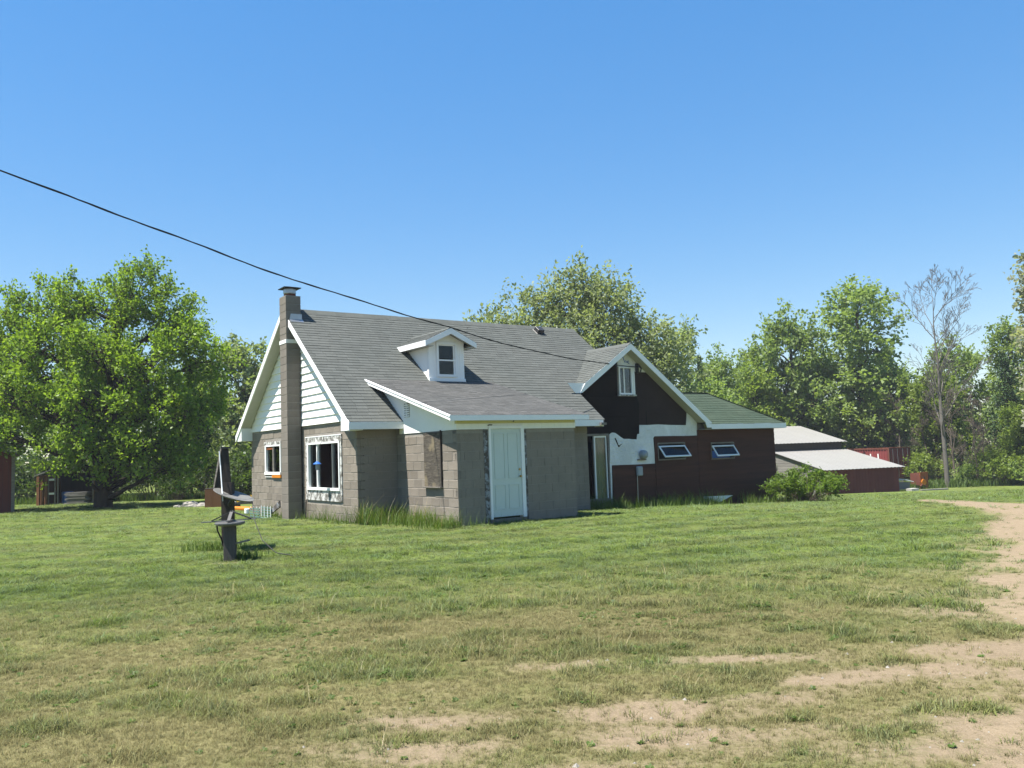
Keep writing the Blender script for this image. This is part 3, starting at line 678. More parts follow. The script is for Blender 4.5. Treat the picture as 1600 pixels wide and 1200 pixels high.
rake_v('rake_trim', -0.330, -0.291, PE - 0.025, 4.02, pz, 0.038, -0.006, 'white_paint')
rake_v('rake_board', 3.661, 3.69, PE, 3.9, pz, 0.115, 0.002, 'white_paint')
MB().box((-0.318, PE - 0.026, pz(PE) - 0.125), (3.688, PE - 0.001, pz(PE) - 0.004)).build('eave_fascia', M['white_paint'], H)
rake_v('rake_soffit', -0.29, -0.012, PE, 3.2, pz, 0.10, 0.052, 'white_paint')
MB().prism([(-0.29, PE, pz(PE) - 0.11), (3.66, PE, pz(PE) - 0.11), (3.66, 0.0, pz(0) - 0.10), (-0.29, 0.0, pz(0) - 0.10)], (0, 0, 0.02)).build('eave_soffit', M['white_paint'], H)
MB().box((-0.0105, -0.014, 2.285), (3.44, 0.05, 2.42)).build('frieze_board', M['cream_trim'], H)
fpn = MB(); uu = -0.0112
while uu < 3.43:
    fpn.box((uu, -0.022, 2.155), (min(uu + 0.198, 3.44), 0.06, 2.284)); uu += 0.2
fpn.build('frieze_panel', M['white_paint'], H)
# white panel above the sunlit porch wall, cut to the roof line
psd = MB().prism([(-0.012, 0.051, 2.155), (-0.012, 2.72, 2.155), (-0.012, 2.72, 2.60), (-0.012, 3.60, 3.28), (-0.012, 3.75, pz(3.75) - 0.05), (-0.012, 0.051, pz(0.051) - 0.05)], (0.03, 0, 0)).build('porch_gable_panel', M['white_siding'], H)
lv = empty('louvre', parent=H)
MB().box((-0.018, 2.16, 2.56), (-0.0125, 2.44, 2.90)).build('louvre_back', M['dark_metal'], lv)
for i in range(6): MB().prism([(-0.018, 2.16, 2.575 + i * 0.055), (-0.034, 2.16, 2.565 + i * 0.055), (-0.034, 2.16, 2.600 + i * 0.055), (-0.018, 2.16, 2.607 + i * 0.055)], (0, 0.28, 0)).build('slat', M['white_siding'], lv)
MB().box((-0.036, 2.288, 2.56), (-0.0185, 2.31, 2.905)).build('louvre_bar', M['white_siding'], lv)
# boarded-up window
bw = empty('boarded_window', parent=H); bw['label'] = 'weathered plywood sheet nailed over a porch window'
MB().box((-0.035, 0.67, 0.87), (-0.004, 1.455, 2.13)).build('plywood', M['old_plywood'], bw)
MB().box((-0.048, 0.645, 0.85), (-0.004, 0.668, 2.17)).build('edge_strip', M['dark_wood'], bw)
MB().box((-0.085, 0.64, 0.845), (-0.004, 1.47, 0.868)).build('ledge', M['weathered_wood'], bw)
# door
dr = empty('door', parent=H); dr['label'] = 'pale green panel door in a white frame'
DZ = 0.13
MB().box((0.90, -0.022, DZ), (1.745, 0.03, 2.16)).build('door_leaf', M['door_paint'], dr)
for (a, b_) in ((0.985, 1.275), (1.37, 1.66)):
    for (z0, z1) in ((0.30, 0.86), (1.0, 2.05)):
        pm = MB(); pm.box((a, -0.034, z0), (b_, -0.0225, z0 + 0.012)); pm.box((a, -0.034, z1 - 0.012), (b_, -0.0225, z1)); pm.box((a, -0.034, z0 + .012), (a + 0.012, -0.0225, z1 - .012)); pm.box((b_ - 0.012, -0.034, z0 + .012), (b_, -0.0225, z1 - .012))
        pm.build('panel_moulding', M['door_paint'], dr)
fr = MB(); fr.box((0.845, -0.05, DZ - 0.04), (0.898, 0.10, 2.225)); fr.box((1.748, -0.05, DZ - 0.04), (1.84, 0.10, 2.225)); fr.box((0.898, -0.05, 2.163), (1.748, 0.10, 2.225)); fr.build('door_frame', M['white_paint'], dr)
MB().box((0.72, -0.01, 0.0), (0.842, 0.12, 2.15)).build('jamb_board', M['peeling_jamb'], dr); MB().box((1.843, -0.01, 0.0), (1.93, 0.12, 2.15)).build('jamb_board', M['peeling_jamb'], dr)
MB().box((0.842, -0.03, -0.12), (1.843, 0.10, DZ - 0.042)).build('threshold', M['weathered_wood'], dr)
kn = MB(); kn.tube([(1.69, -0.022, 1.04), (1.69, -0.05, 1.04), (1.69, -0.06, 1.04), (1.69, -0.09, 1.04)], [0.012, 0.012, 0.028, 0.022], 10); kn.build('door_knob', M['brass'], dr)
MB().tube([(1.69, -0.022, 1.20), (1.69, -0.045, 1.20)], 0.027, 10).build('deadbolt', M['brass'], dr)
MB().tube([(1.55, -0.023, 2.33), (1.55, -0.06, 2.32), (1.55, -0.07, 2.37)], 0.009, 6).build('lamp_hook', M['dark_metal'], H)
MB().tube([(0.83, -0.03, 2.24), (0.86, -0.06, 2.25), (0.93, -0.06, 2.25)], 0.012, 6).build('wire_end', M['rope_dark'], H)

# dormer -------------------------------------------------------------
dm = empty('dormer', parent=H)
DU0, DU1, DV, DRV, DC = 1.645, 2.785, 4.03, 3.75, 2.20
DPK, DEV = 5.13, 4.75; DHW = 0.80
def dslope(u): return DPK - (DPK - DEV) / DHW * abs(u - DC)
wb = [(DU0, DV, mz(DV) - 0.02), (1.90, DV, mz(DV) - 0.02)]
dh = [(1.93, 2.48, 3.82, 4.70)]
b = holed(MB(), 'u', DV, DV + 0.1, DU0, DU1, 3.60, 4.66, dh)
b.prism([(DU0, DV, 4.66), (DU1, DV, 4.66), (DU1, DV, dslope(DU1) - 0.08), (DC, DV, DPK - 0.1), (DU0, DV, dslope(DU0) - 0.08)], (0, 0.1, 0))
b.build('front_panel', M['white_siding'], dm)
for u in (1.78, 1.84, 2.64, 2.72): MB().box((u - 0.004, DV - 0.004, 3.66), (u + 0.004, DV - 0.0005, 4.6)).build('batten', M['white_siding'], dm)
for u0 in (DU0, DU1 - 0.06): MB().prism([(u0, DV + 0.101, mz(DV + 0.1) - 0.05), (u0, 5.55, mz(5.55) - 0.05), (u0, 5.4, 4.78), (u0, DV + 0.101, 4.78)], (0.06, 0, 0)).build('cheek', M['white_siding'], dm)
MB().box((DU0 - 0.02, DV - 0.03, 3.60), (DU1 + 0.02, DV - 0.001, 3.73)).build('base_board', M['white_paint'], dm)
MB().box((DU0 - 0.014, DV + 0.0, 3.60), (DU0 - 0.001, DV + 0.1, 4.68)).build('corner_board', M['white_paint'], dm)
dw = empty('dormer_window', parent=dm)
# (the sashes and panes belong to the dormer, one level down)
fr = MB(); fr.box((1.87, DV - 0.035, 3.775), (1.94, DV - 0.001, 4.76)); fr.box((2.475, DV - 0.035, 3.775), (2.55, DV - 0.001, 4.76)); fr.box((1.94, DV - 0.035, 4.69), (2.475, DV - 0.001, 4.76)); fr.box((1.94, DV - 0.045, 3.775), (2.475, DV - 0.001, 3.845))
bpy.data.objects.remove(dw)
fr.build('window_frame', M['white_paint'], dm)
MB().box((1.941, DV - 0.02, 4.225), (2.474, DV + 0.03, 4.265)).build('meeting_rail', M['white_paint'], dm)
MB().box((2.43, DV - 0.01, 3.846), (2.474, DV + 0.03, 4.224)).box((2.43, DV + 0.0, 4.266), (2.474, DV + 0.03, 4.689)).build('sash_stile', M['white_paint'], dm)
MB().box((1.941, DV + 0.012, 3.846), (2.43, DV + 0.016, 4.224)).build('pane', M['glass'], dm); MB().box((1.941, DV + 0.022, 4.266), (2.43, DV + 0.026, 4.689)).build('pane', M['glass'], dm)
MB().box((1.75, DV + 0.35, 3.9), (2.7, DV + 0.36, 4.72)).build('dark_back', M['tar_paper'], dm)
dr_ = MB()
for sgn in (-1, 1):
    ue = DC + sgn * DHW
    vr = VR - (RZ - DPK) / SL; ve = VR - (RZ - DEV) / SL
    slab(dr_, [(DC, DRV, DPK), (DC, vr, DPK), (ue, ve, DEV), (ue, DRV, DEV)], 0.04)
droof = dr_.build('dormer_roof', M['dark_metal'], dm)
dsl = (DPK - DEV) / DHW; dc = 1 / math.sqrt(1 + dsl * dsl)
for sgn in (-1, 1):
    def ur(s, sgn=sgn):
        zc = DEV + s * dc * dsl; return (DRV - 0.015, VR - (RZ - zc) / SL + 0.02)
    o_ = shingles('dormer_shingles', M['shingle_grey'], dm, (DC + sgn * DHW, 0, DEV), (0, 1, 0), (-sgn * dc, 0, dsl * dc), int(DHW / dc / 0.138), 0.138, ur, seed=8 + sgn)
for sgn in (-1, 1):
    ue = DC + sgn * (DHW + 0.03); sl_ = dslope(ue)
    MB().prism([(DC, DRV - 0.026, DPK - 0.005), (ue, DRV - 0.026, sl_ - 0.005), (ue, DRV - 0.026, sl_ - 0.15), (DC, DRV - 0.026, DPK - 0.17)], (0, 0.025, 0)).build('rake_board', M['white_paint'], dm)
    u3 = DC + sgn * DHW; ve = VR - (RZ - DEV) / SL
    b = MB().box((u3, DRV, DEV - 0.16), (u3 + sgn * 0.026, ve - 0.02, DEV - 0.006)); b.build('eave_fascia', M['white_paint'], dm)
    ui = DU0 if sgn < 0 else DU1
    MB().box((u3, DRV, DEV - 0.155), (ui, 5.3, DEV - 0.14)).build('eave_soffit', M['soffit'], dm)
    MB().prism([(DC, DRV, DPK - 0.06), (u3, DRV, DEV - 0.06), (u3, DRV, DEV - 0.075), (DC, DRV, DPK - 0.075)], (0, DV - DRV - 0.001, 0)).build('rake_soffit', M['soffit'], dm)

# wing with the cross gable -----------------------------------------
VW, VRK = 3.95, 3.60
WR, WPK = 8.88, 4.99          # ridge
WLE, WLZ = 6.88, 3.66         # left eave
WRE, WRZ = 12.51, 2.40        # right eave
sl_l = (WPK - WLZ) / (WR - WLE); sl_r = (WPK - WRZ) / (WRE - WR)
def wzr(u): return WPK - sl_l * (WR - u) if u < WR else WPK - sl_r * (u - WR)
wh = [(7.20, 8.02, 0.05, 2.05), (8.66, 9.26, 3.40, 4.24), (10.25, 11.50, 1.20, 1.70), (12.86, 14.02, 1.14, 1.65)]
ww = holed(MB(), 'u', VW + 0.02, VW + 0.14, 6.29, 16.36, GB, 2.16, wh)
ww.prism([(6.7, VW + 0.02, 2.16), (8.655, VW + 0.02, 2.16), (8.655, VW + 0.02, wzr(8.655) - 0.12), (6.9, VW + 0.02, 3.55), (6.7, VW + 0.02, 3.2)], (0, 0.12, 0))
ww.prism([(9.265, VW + 0.02, 2.16), (12.6, VW + 0.02, 2.16), (12.6, VW + 0.02, 2.25), (9.265, VW + 0.02, wzr(9.265) - 0.12)], (0, 0.12, 0))
ww.box((8.656, VW + 0.02, 2.16), (9.264, VW + 0.14, 3.40)); ww.prism([(8.656, VW + 0.02, 4.24), (9.264, VW + 0.02, 4.24), (9.264, VW + 0.02, wzr(9.264) - 0.12), (WR, VW + 0.02, WPK - 0.12), (8.656, VW + 0.02, wzr(8.656) - 0.12)], (0, 0.12, 0))
wing_wall = ww.build('wing_wall', M['weathered_wood'], H)
MB().box((16.22, VW + 0.14, GB - 0.5), (16.36, 7.3, 2.16)).build('wing_end_wall', M['red_plank'], H)
MB().box((9.0, 7.2, GB - 0.5), (16.36, 7.3, 2.16)).build('wing_back_wall', M['red_plank'], H)
# black paper left, brown sheathing right, white wrap below
MB().prism([(6.70, VW + 0.008, 1.98), (8.16, VW + 0.008, 2.06), (8.28, VW + 0.008, 2.10), (8.62, VW + 0.008, 1.93), (9.42, VW + 0.008, 1.86), (9.44, VW + 0.008, 2.36), (9.49, VW + 0.008, 3.04), (9.40, VW + 0.008, 3.28), (8.56, VW + 0.008, 3.28), (8.58, VW + 0.008, wzr(8.58) - 0.14), (6.95, VW + 0.008, wzr(6.95) - 0.14), (6.7, VW + 0.008, 3.2)], (0, 0.012, 0)).build('tar_paper', M['tar_paper'], wing_wall)
for zl, u0_, u1_ in ((2.62, 6.85, 9.44), (3.26, 6.95, 8.55), (3.90, 7.6, 8.55)): MB().prism([(u0_, VW + 0.0035, zl), (u1_, VW + 0.0035, zl - 0.012), (u1_, VW + 0.0065, zl + 0.02), (u0_, VW + 0.0065, zl + 0.035)], (0, 0.0012, 0)).build('paper_lap', M['tar_paper'], wing_wall)
sh = MB()
sh.prism([(9.33, VW + 0.0102, 2.30), (11.70, VW + 0.0102, 2.30), (11.70, VW + 0.0102, 2.76), (9.86, VW + 0.0102, 4.10), (9.34, VW + 0.0102, 4.12)], (0, 0.0095, 0))
sh.build('sheathing_sheet', M['sheathing_brown'], wing_wall)
MB().box((9.78, VW + 0.003, 2.35), (9.80, VW + 0.009, 2.82)).build('torn_strip', M['tar_paper'], wing_wall)
wrap = [(8.12, 2.06), (8.20, 2.11), (8.28, 2.12), (8.38, 2.10), (8.47, 2.05), (8.60, 1.97), (8.74, 1.90), (8.95, 1.905), (9.12, 1.885), (9.30, 1.88), (9.32, 1.97), (9.34, 2.05), (9.43, 2.06), (9.44, 2.20), (9.45, 2.35), (9.8, 2.345), (10.3, 2.36), (10.9, 2.335), (11.65, 2.32), (11.68, 2.5), (11.72, 2.75), (12.0, 2.57), (12.20, 2.40), (12.18, 2.2), (12.17, 1.96), (11.6, 1.95), (11.0, 1.965), (10.12, 1.97), (10.05, 1.90), (10.06, 1.73), (10.08, 1.4), (10.07, 1.05), (9.4, 1.06), (8.8, 1.07), (8.16, 1.08), (8.15, 0.6), (8.12, 0.02), (8.06, 0.02), (8.09, 0.7), (8.08, 1.08), (8.11, 1.59)]
def fan(b, poly, v, t):
    n = len(b.v); b.v += [(p[0], v, p[1]) for p in poly] + [(p[0], v + t, p[1]) for p in poly]
    m = len(poly); b.f.append(tuple(n + i for i in range(m))); b.f.append(tuple(n + m + i for i in range(m - 1, -1, -1)))
    for i in range(m): b.f.append((n + (i + 1) % m, n + i, n + m + i, n + m + (i + 1) % m))
    return b
fan(MB(), wrap, VW + 0.004, 0.0035).build('house_wrap', M['house_wrap'], wing_wall, label='torn white house wrap left of the awning window')
fan(MB(), [(8.60, 4.26), (9.33, 4.24), (9.36, 4.10), (9.85, 4.10), (9.60, 4.28), (9.37, 4.47), (8.95, 4.83), (8.84, 4.83), (8.62, 4.66)], VW + 0.004, 0.0035).build('house_wrap', M['house_wrap'], wing_wall, label='white house wrap in the peak above the upper window')
fan(MB(), [(8.33, 1.93), (8.37, 1.95), (8.44, 1.83), (8.48, 1.72), (8.53, 1.70), (8.60, 1.745), (8.66, 1.75), (8.58, 1.71), (8.53, 1.66), (8.48, 1.64), (8.45, 1.70), (8.40, 1.80)], VW + 0.001, 0.0025).build('tear', M['tar_paper'], wing_wall)
lt = MB()
for pts in ([(8.70, 4.60), (8.80, 4.56), (8.74, 4.68)], [(8.84, 4.60), (8.92, 4.42), (8.96, 4.40)], [(8.96, 4.47), (9.02, 4.40), (9.10, 4.46)], [(9.05, 4.42), (9.12, 4.36)]):
    lt.tube([(p[0], VW + 0.001, p[1]) for p in pts], 0.012, 5)
lt.build('wrap_lettering', M['blue_plastic'], wing_wall)
# rust red planks
zz_ = -0.60
def plank(a, c, z0, z1, zt0, zt1):
    if z1 - z0 < 0.012 or c - a < 0.02: return
    dep = lambda q: VW - 0.022 + 0.016 * (q - zt0) / (zt1 - zt0)
    b = MB(); lo, hi = dep(z0), dep(z1)
    b.v = [(a, lo, z0), (c, lo, z0), (c, hi, z1), (a, hi, z1), (a, VW + 0.018, z0), (c, VW + 0.018, z0), (c, VW + 0.018, z1), (a, VW + 0.018, z1)]
    b.f = [(0, 1, 2, 3), (4, 7, 6, 5), (0, 4, 5, 1), (1, 5, 6, 2), (2, 6, 7, 3), (3, 7, 4, 0)]
    b.build('plank', M['red_plank'], wing_wall)
while zz_ < 2.14:
    zt = zz_ + 0.192
    for s0, s1, zmax in ((8.17, 10.06, 1.062), (10.092, 12.16, 1.952), (12.168, 16.362, 2.15)):
        z1_ = min(zt, zmax)
        if z1_ <= zz_: continue
        hit = [h for h in wh[2:] if h[0] < s1 and h[1] > s0 and min(z1_, h[3] + 0.046) > max(zz_, h[2] - 0.046)]
        if not hit: plank(s0, s1, zz_, z1_, zz_, zt); continue
        h = hit[0]; plank(s0, h[0] - 0.031, zz_, z1_, zz_, zt); plank(h[1] + 0.031, s1, zz_, z1_, zz_, zt)
        if zz_ < h[2] - 0.046: plank(h[0] - 0.029, h[1] + 0.029, zz_, min(z1_, h[2] - 0.047), zz_, zt)
        if z1_ > h[3] + 0.046: plank(h[0] - 0.029, h[1] + 0.029, max(zz_, h[3] + 0.047), z1_, zz_, zt)
    zz_ = zt
fan(MB(), [(12.3, -0.16), (13.8, -0.20), (13.3, -0.34), (12.9, -0.44), (12.3, -0.42)], VW - 0.05, 0.02).build('foundation_panel', M['white_paint'], wing_wall)
# roof of the wing
wr = MB()
vsl = lambda zc: VR - (RZ - zc) / SL
slab(wr, [(WLE, VRK, WLZ), (WR, VRK, WPK), (WR, vsl(WPK) + 0.1, WPK), (WLE, vsl(WLZ) + 0.1, WLZ)], 0.04, 0.012)
slab(wr, [(WR, VRK, WPK), (WRE, VRK, WRZ), (WRE, 10.4, WRZ), (WR, 10.4, WPK)], 0.04, 0.012)
slab(wr, [(12.47, VRK, 2.345), (16.62, VRK, 2.345), (14.60, 5.61, 3.59), (10.9, 5.61, 3.59)], 0.04, 0.03)
slab(wr, [(16.62, VRK, 2.345), (16.62, 7.62, 2.345), (14.60, 5.61, 3.59)], 0.04, 0.03)
slab(wr, [(14.60, 5.61, 3.59), (16.62, 7.62, 2.345), (11.0, 7.62, 2.345), (11.0, 5.61, 3.59)], 0.04, 0.03)
wing_roof = wr.build('wing_roof', M['dark_metal'], H)
cl_ = 1 / math.sqrt(1 + sl_l ** 2)
def url(s):
    uu = WLE + s * cl_; return (VRK - 0.02, vsl(wzr(uu)) + 0.01)
shingles('shingles', M['shingle_grey'], wing_roof, (WLE, 0, WLZ), (0, 1, 0), (cl_, 0, sl_l * cl_), int((WR - WLE) / cl_ / 0.135), 0.135, url, seed=11)
cr_ = 1 / math.sqrt(1 + sl_r ** 2)
shingles('shingles', M['shingle_grey'], wing_roof, (WRE, 0, WRZ), (0, 1, 0), (-cr_, 0, sl_r * cr_), int((WRE - WR) / cr_ / 0.138), 0.138, lambda s: (VRK - 0.02, 10.4), seed=12, tab=0.9)
hs = (3.59 - 2.345) / 2.01; hc = 1 / math.sqrt(1 + hs * hs)
shingles('shingles', M['shingle_green'], wing_roof, (0, VRK - 0.01, 2.345), (1, 0, 0), (0, hc, hs * hc), int(2.02 / hc / 0.138), 0.138, lambda s: (11.2 - 0 * s if s > 9 else max(10.9, WRE - (s * hs * hc) / sl_r - 0.05), 16.63 - s * hc), seed=13)
shingles('shingles', M['shingle_green'], wing_roof, (16.63, 0, 2.345), (0, 1, 0), (-hc, 0, hs * hc), int(2.02 / hc / 0.138), 0.138, lambda s: (VRK + s * hc, 7.6 - s * hc), seed=14, tab=0.6)
tag(MB().beam((14.6, 5.61, 3.61), (16.63, 3.60, 2.37), 0.16, 0.012).build('hip_cap', M['shingle_green'], wing_roof), kind='stuff')
tag(MB().beam((10.9, 5.61, 3.598), (14.6, 5.61, 3.598), 0.2, 0.012).build('hip_cap', M['shingle_green'], wing_roof), kind='stuff')
tag(MB().prism([(WR - 0.14, VRK - 0.03, WPK - 0.14 * sl_l + 0.014), (WR, VRK - 0.03, WPK + 0.022), (WR + 0.14, VRK - 0.03, WPK - 0.14 * sl_r + 0.014), (WR, VRK - 0.03, WPK - 0.01)], (0, 2.2, 0)).build('ridge_cap', M['shingle_grey'], wing_roof), kind='stuff')
tag(MB().prism([(DC - 0.13, DRV - 0.03, DPK - 0.13 * dsl + 0.014), (DC, DRV - 0.03, DPK + 0.022), (DC + 0.13, DRV - 0.03, DPK - 0.13 * dsl + 0.014), (DC, DRV - 0.03, DPK - 0.01)], (0, 2.2, 0)).build('dormer_ridge_cap', M['shingle_grey'], dm), kind='stuff')
# rakes and fascias of the wing
MB().prism([(WR, VRK - 0.026, WPK - 0.006), (WLE, VRK - 0.026, WLZ - 0.006), (6.66, VRK - 0.026, 3.34), (6.76, VRK - 0.026, 3.355), (WR, VRK - 0.026, WPK - 0.205)], (0, 0.026, 0)).build('rake_board', M['white_paint'], H)
MB().prism([(WR, VRK - 0.0262, WPK - 0.006), (WR, VRK - 0.0262, WPK - 0.205), (12.22, VRK - 0.0262, WRZ - 0.0), (12.30, VRK - 0.0262, WRZ - 0.19), (WRE + 0.02, VRK - 0.0262, WRZ - 0.19), (WRE + 0.02, VRK - 0.0262, WRZ - 0.006)], (0, 0.026, 0)).build('rake_board', M['white_paint'], H)
MB().box((12.535, VRK - 0.018, 2.16), (16.645, VRK + 0.006, 2.352)).build('eave_fascia', M['white_paint'], H)
MB().box((16.625, VRK + 0.01, 2.16), (16.645, 7.62, 2.345)).build('eave_fascia', M['white_paint'], H)
MB().box((12.3, VRK + 0.008, 2.155), (16.62, VW + 0.0, 2.17)).build('eave_soffit', M['soffit'], H)
MB().prism([(6.20, VRK + 0.002, 3.645), (WLE - 0.01, VRK + 0.002, WLZ - 0.012), (6.70, VRK + 0.002, 3.34), (6.50, VRK + 0.002, 3.34)], (0, 0.03, 0)).build('eave_return', M['white_paint'], H)
for (ua, ub) in ((WR, 6.9), (WR, 12.25)):
    MB().prism([(ua, VRK, wzr(ua) - 0.19), (ub, VRK, wzr(ub) - 0.19), (ub, VRK, wzr(ub) - 0.17), (ua, VRK, wzr(ua) - 0.17)], (0, VW - VRK + 0.03, 0)).build('rake_soffit', M['soffit'], H)
# upper window
uw = empty('upper_window', parent=H)
MB().box((8.57, VW - 0.05, 3.30), (9.36, VW + 0.02, 3.345)).build('sill', M['peeling_white'], uw)
fr = MB(); fr.box((8.63, VW - 0.02, 3.36), (8.68, VW + 0.06, 4.25)); fr.box((9.18, VW - 0.02, 3.36), (9.245, VW + 0.06, 4.25)); fr.box((9.255, VW - 0.03, 3.345), (9.31, VW + 0.03, 4.26)); fr.box((8.68, VW - 0.02, 3.345), (9.18, VW + 0.06, 3.40)); fr.box((8.68, VW - 0.02, 4.21), (9.18, VW + 0.06, 4.25)); fr.build('frame', M['white_paint'], uw)
MB().box((8.84, VW - 0.01, 3.401), (8.88, VW + 0.05, 4.209)).build('mullion', M['white_paint'], uw)
MB().box((8.681, VW + 0.02, 3.401), (8.839, VW + 0.026, 4.209)).build('pane', M['glass'], uw); MB().box((8.881, VW + 0.03, 3.401), (9.179, VW + 0.036, 4.209)).build('pane', M['glass'], uw)
# bracket where the service cable lands
sb = MB(); sb.tube([(9.40, VW, 4.30), (9.40, VW - 0.10, 4.30), (9.40, VW - 0.13, 4.24)], 0.02, 6); sb.box((9.38, VW - 0.05, 4.05), (9.50, VW - 0.001, 4.38)); sb.tube([(9.45, VW - 0.06, 4.35), (9.5, VW - 0.16, 4.2), (9.47, VW - 0.12, 4.05)], 0.03, 6); sb.build('cable_bracket', M['dark_metal'], H)
# awning windows, pushed open at the bottom
def awning(u0, u1, zt, zb, d, zbot, label):
    a = empty('awning_window', parent=H); a['label'] = label
    fr = MB(); fr.box((u0 - 0.03, VW - 0.03, zt), (u1 + 0.03, VW + 0.05, zt + 0.045)); fr.box((u0 - 0.03, VW - 0.03, zb - 0.045), (u1 + 0.03, VW + 0.05, zb)); fr.box((u0 - 0.03, VW - 0.03, zb), (u0, VW + 0.05, zt)); fr.box((u1, VW - 0.03, zb), (u1 + 0.03, VW + 0.05, zt)); fr.build('frame', M['weathered_wood'], a)
    p0 = Vector((u0, VW - 0.04, zt - 0.06)); dn = Vector((0, -d, zbot - zt + 0.06)); L = dn.length; dn.normalize(); ux = Vector((1, 0, 0)); nn = ux.cross(dn).normalized() * 0.03; wd = u1 - u0
    sa = MB(); q = lambda s, t_: p0 + ux * s + dn * t_
    for s0, s1, t0, t1 in ((0, wd, 0, 0.05), (0, wd, L - 0.05, L), (0, 0.05, 0.05, L - 0.05), (wd - 0.05, wd, 0.05, L - 0.05)):
        sa.prism([q(s0, t0), q(s1, t0), q(s1, t1), q(s0, t1)], nn)
    sa.build('sash', M['white_paint'], a)
    MB().prism([q(0.05, 0.05) + nn * 0.4, q(wd - 0.05, 0.05) + nn * 0.4, q(wd - 0.05, L - 0.05) + nn * 0.4, q(0.05, L - 0.05) + nn * 0.4], nn * 0.2).build('pane', M['glass'], a)
    MB().box((u0, VW + 0.1, zb), (u1, VW + 0.11, zt)).build('dark_back', M['tar_paper'], a)
    return a
awning(10.25, 11.50, 1.70, 1.20, 0.29, 1.27, 'awning window propped open beside the white house wrap')
a2 = awning(12.86, 14.02, 1.65, 1.14, 0.25, 1.22, 'awning window with a blue pane at the far end of the wing')
MB().box((12.95, VW + 0.09, 1.15), (13.95, VW + 0.098, 1.40)).build('blue_cloth', M['blue_plastic'], a2)
# sliding glass door with curtain
sd = empty('sliding_door', parent=H)
fr = MB(); fr.box((7.14, VW - 0.03, 2.02), (8.06, VW + 0.08, 2.09)); fr.box((8.0, VW - 0.03, 0.02), (8.05, VW + 0.08, 2.02)); fr.box((7.14, VW - 0.03, -0.02), (8.06, VW + 0.08, 0.05)); fr.build('frame', M['weathered_wood'], sd)
MB().box((7.44, VW - 0.01, 0.05), (7.49, VW + 0.05, 2.02)).box((7.93, VW - 0.01, 0.05), (7.96, VW + 0.05, 2.02)).box((7.49, VW - 0.01, 1.97), (7.93, VW + 0.05, 2.02)).build('panel_frame', M['white_paint'], sd)
MB().box((7.491, VW + 0.02, 0.055), (7.929, VW + 0.026, 1.969)).build('pane', M['glass'], sd)
curtain(sd, VW + 0.12, 7.48, 8.0, 0.05, 2.0, 'curtain_green', 9, 0.02, 'u')
# dryer vent and meter box
dv_ = empty('wall_vent', parent=H); MB().lathe([(0.14, 0), (0.15, 0.05), (0.13, 0.16), (0.06, 0.22)], (0, 0, 0), 14).build('hood', M['grey_plastic'], dv_, (9.50, VW + 0.0, 1.38), (R(90), 0, 0)); MB().box((9.28, VW - 0.06, 1.19), (9.64, VW + 0.003, 1.235)).build('vent_sill', M['weathered_wood'], dv_)
mtr = empty('meter_box', parent=H); MB().box((9.15, VW - 0.14, 0.69), (9.40, VW - 0.023, 1.0)).build('cover', M['grey_plastic'], mtr, bevel=0.03); MB().tube([(9.19, VW - 0.06, 0.69), (9.18, VW - 0.06, 0.3), (9.17, VW - 0.06, -0.2)], 0.016, 6).build('conduit', M['galvanised'], mtr)
# small things along the foundation
MB().tube([(UL - 0.05, 6.16, 0.5), (UL - 0.06, 6.20, -0.15)], 0.018, 6).build('drain_pipe', M['dark_metal'], H)

# ------------------------------------------------------------------ service cable
E0 = [(-24.0, -5.6, 11.2), (-16.0, 3.7, 8.9), (-11.5, 9.0, 7.35), (-8.09, 13.0, 6.39), (-7.05, 14.22, 6.10), (-5.97, 15.49, 5.78), (-4.69, 17.0, 5.43), (-3.76, 18.11, 5.22), (-2.12, 20.03, 4.89), (-1.52, 20.74, 4.78), (-0.22, 22.27, 4.55), (1.14, 23.87, 4.38), (1.82, 24.67, 4.33), (3.18, 26.28, 4.26)]
e_ = hw(9.40, VW - 0.13, 4.25); E0.append(tuple(e_))
def resample(P, step):
    P = [Vector(p) for p in P]; out = []
    for i in range(len(P) - 1):
        p0 = P[max(i - 1, 0)]; p1 = P[i]; p2 = P[i + 1]; p3 = P[min(i + 2, len(P) - 1)]; n = max(2, int((p2 - p1).length / step))
        for k in range(n):
            t = k / n; out.append(0.5 * ((2 * p1) + (p2 - p0) * t + (2 * p0 - 5 * p1 + 4 * p2 - p3) * t * t + (3 * p1 - p0 - 3 * p2 + p3) * t ** 3))
    out.append(P[-1]); return out
path = resample(E0, 0.06)
cab = empty('overhead_cable', tuple(e_)); tag(cab, 'black twisted power cable running overhead down to the wing gable', 'cable')
for k in range(3):
    pts = []
    for i, p in enumerate(path):
        a = i * 0.17 + k * 2.094; pts.append(p + Vector((0.5 * math.cos(a), -0.2 * math.cos(a), math.sin(a))) * (0.012 if k else 0.004) + Vector((0, 0, 0.010 * math.sin(i * .11) + .006 * math.sin(i * .047))) - e_)
    MB().tube(pts, 0.0085, 4).build('cable_strand', M['cable_black'], cab)

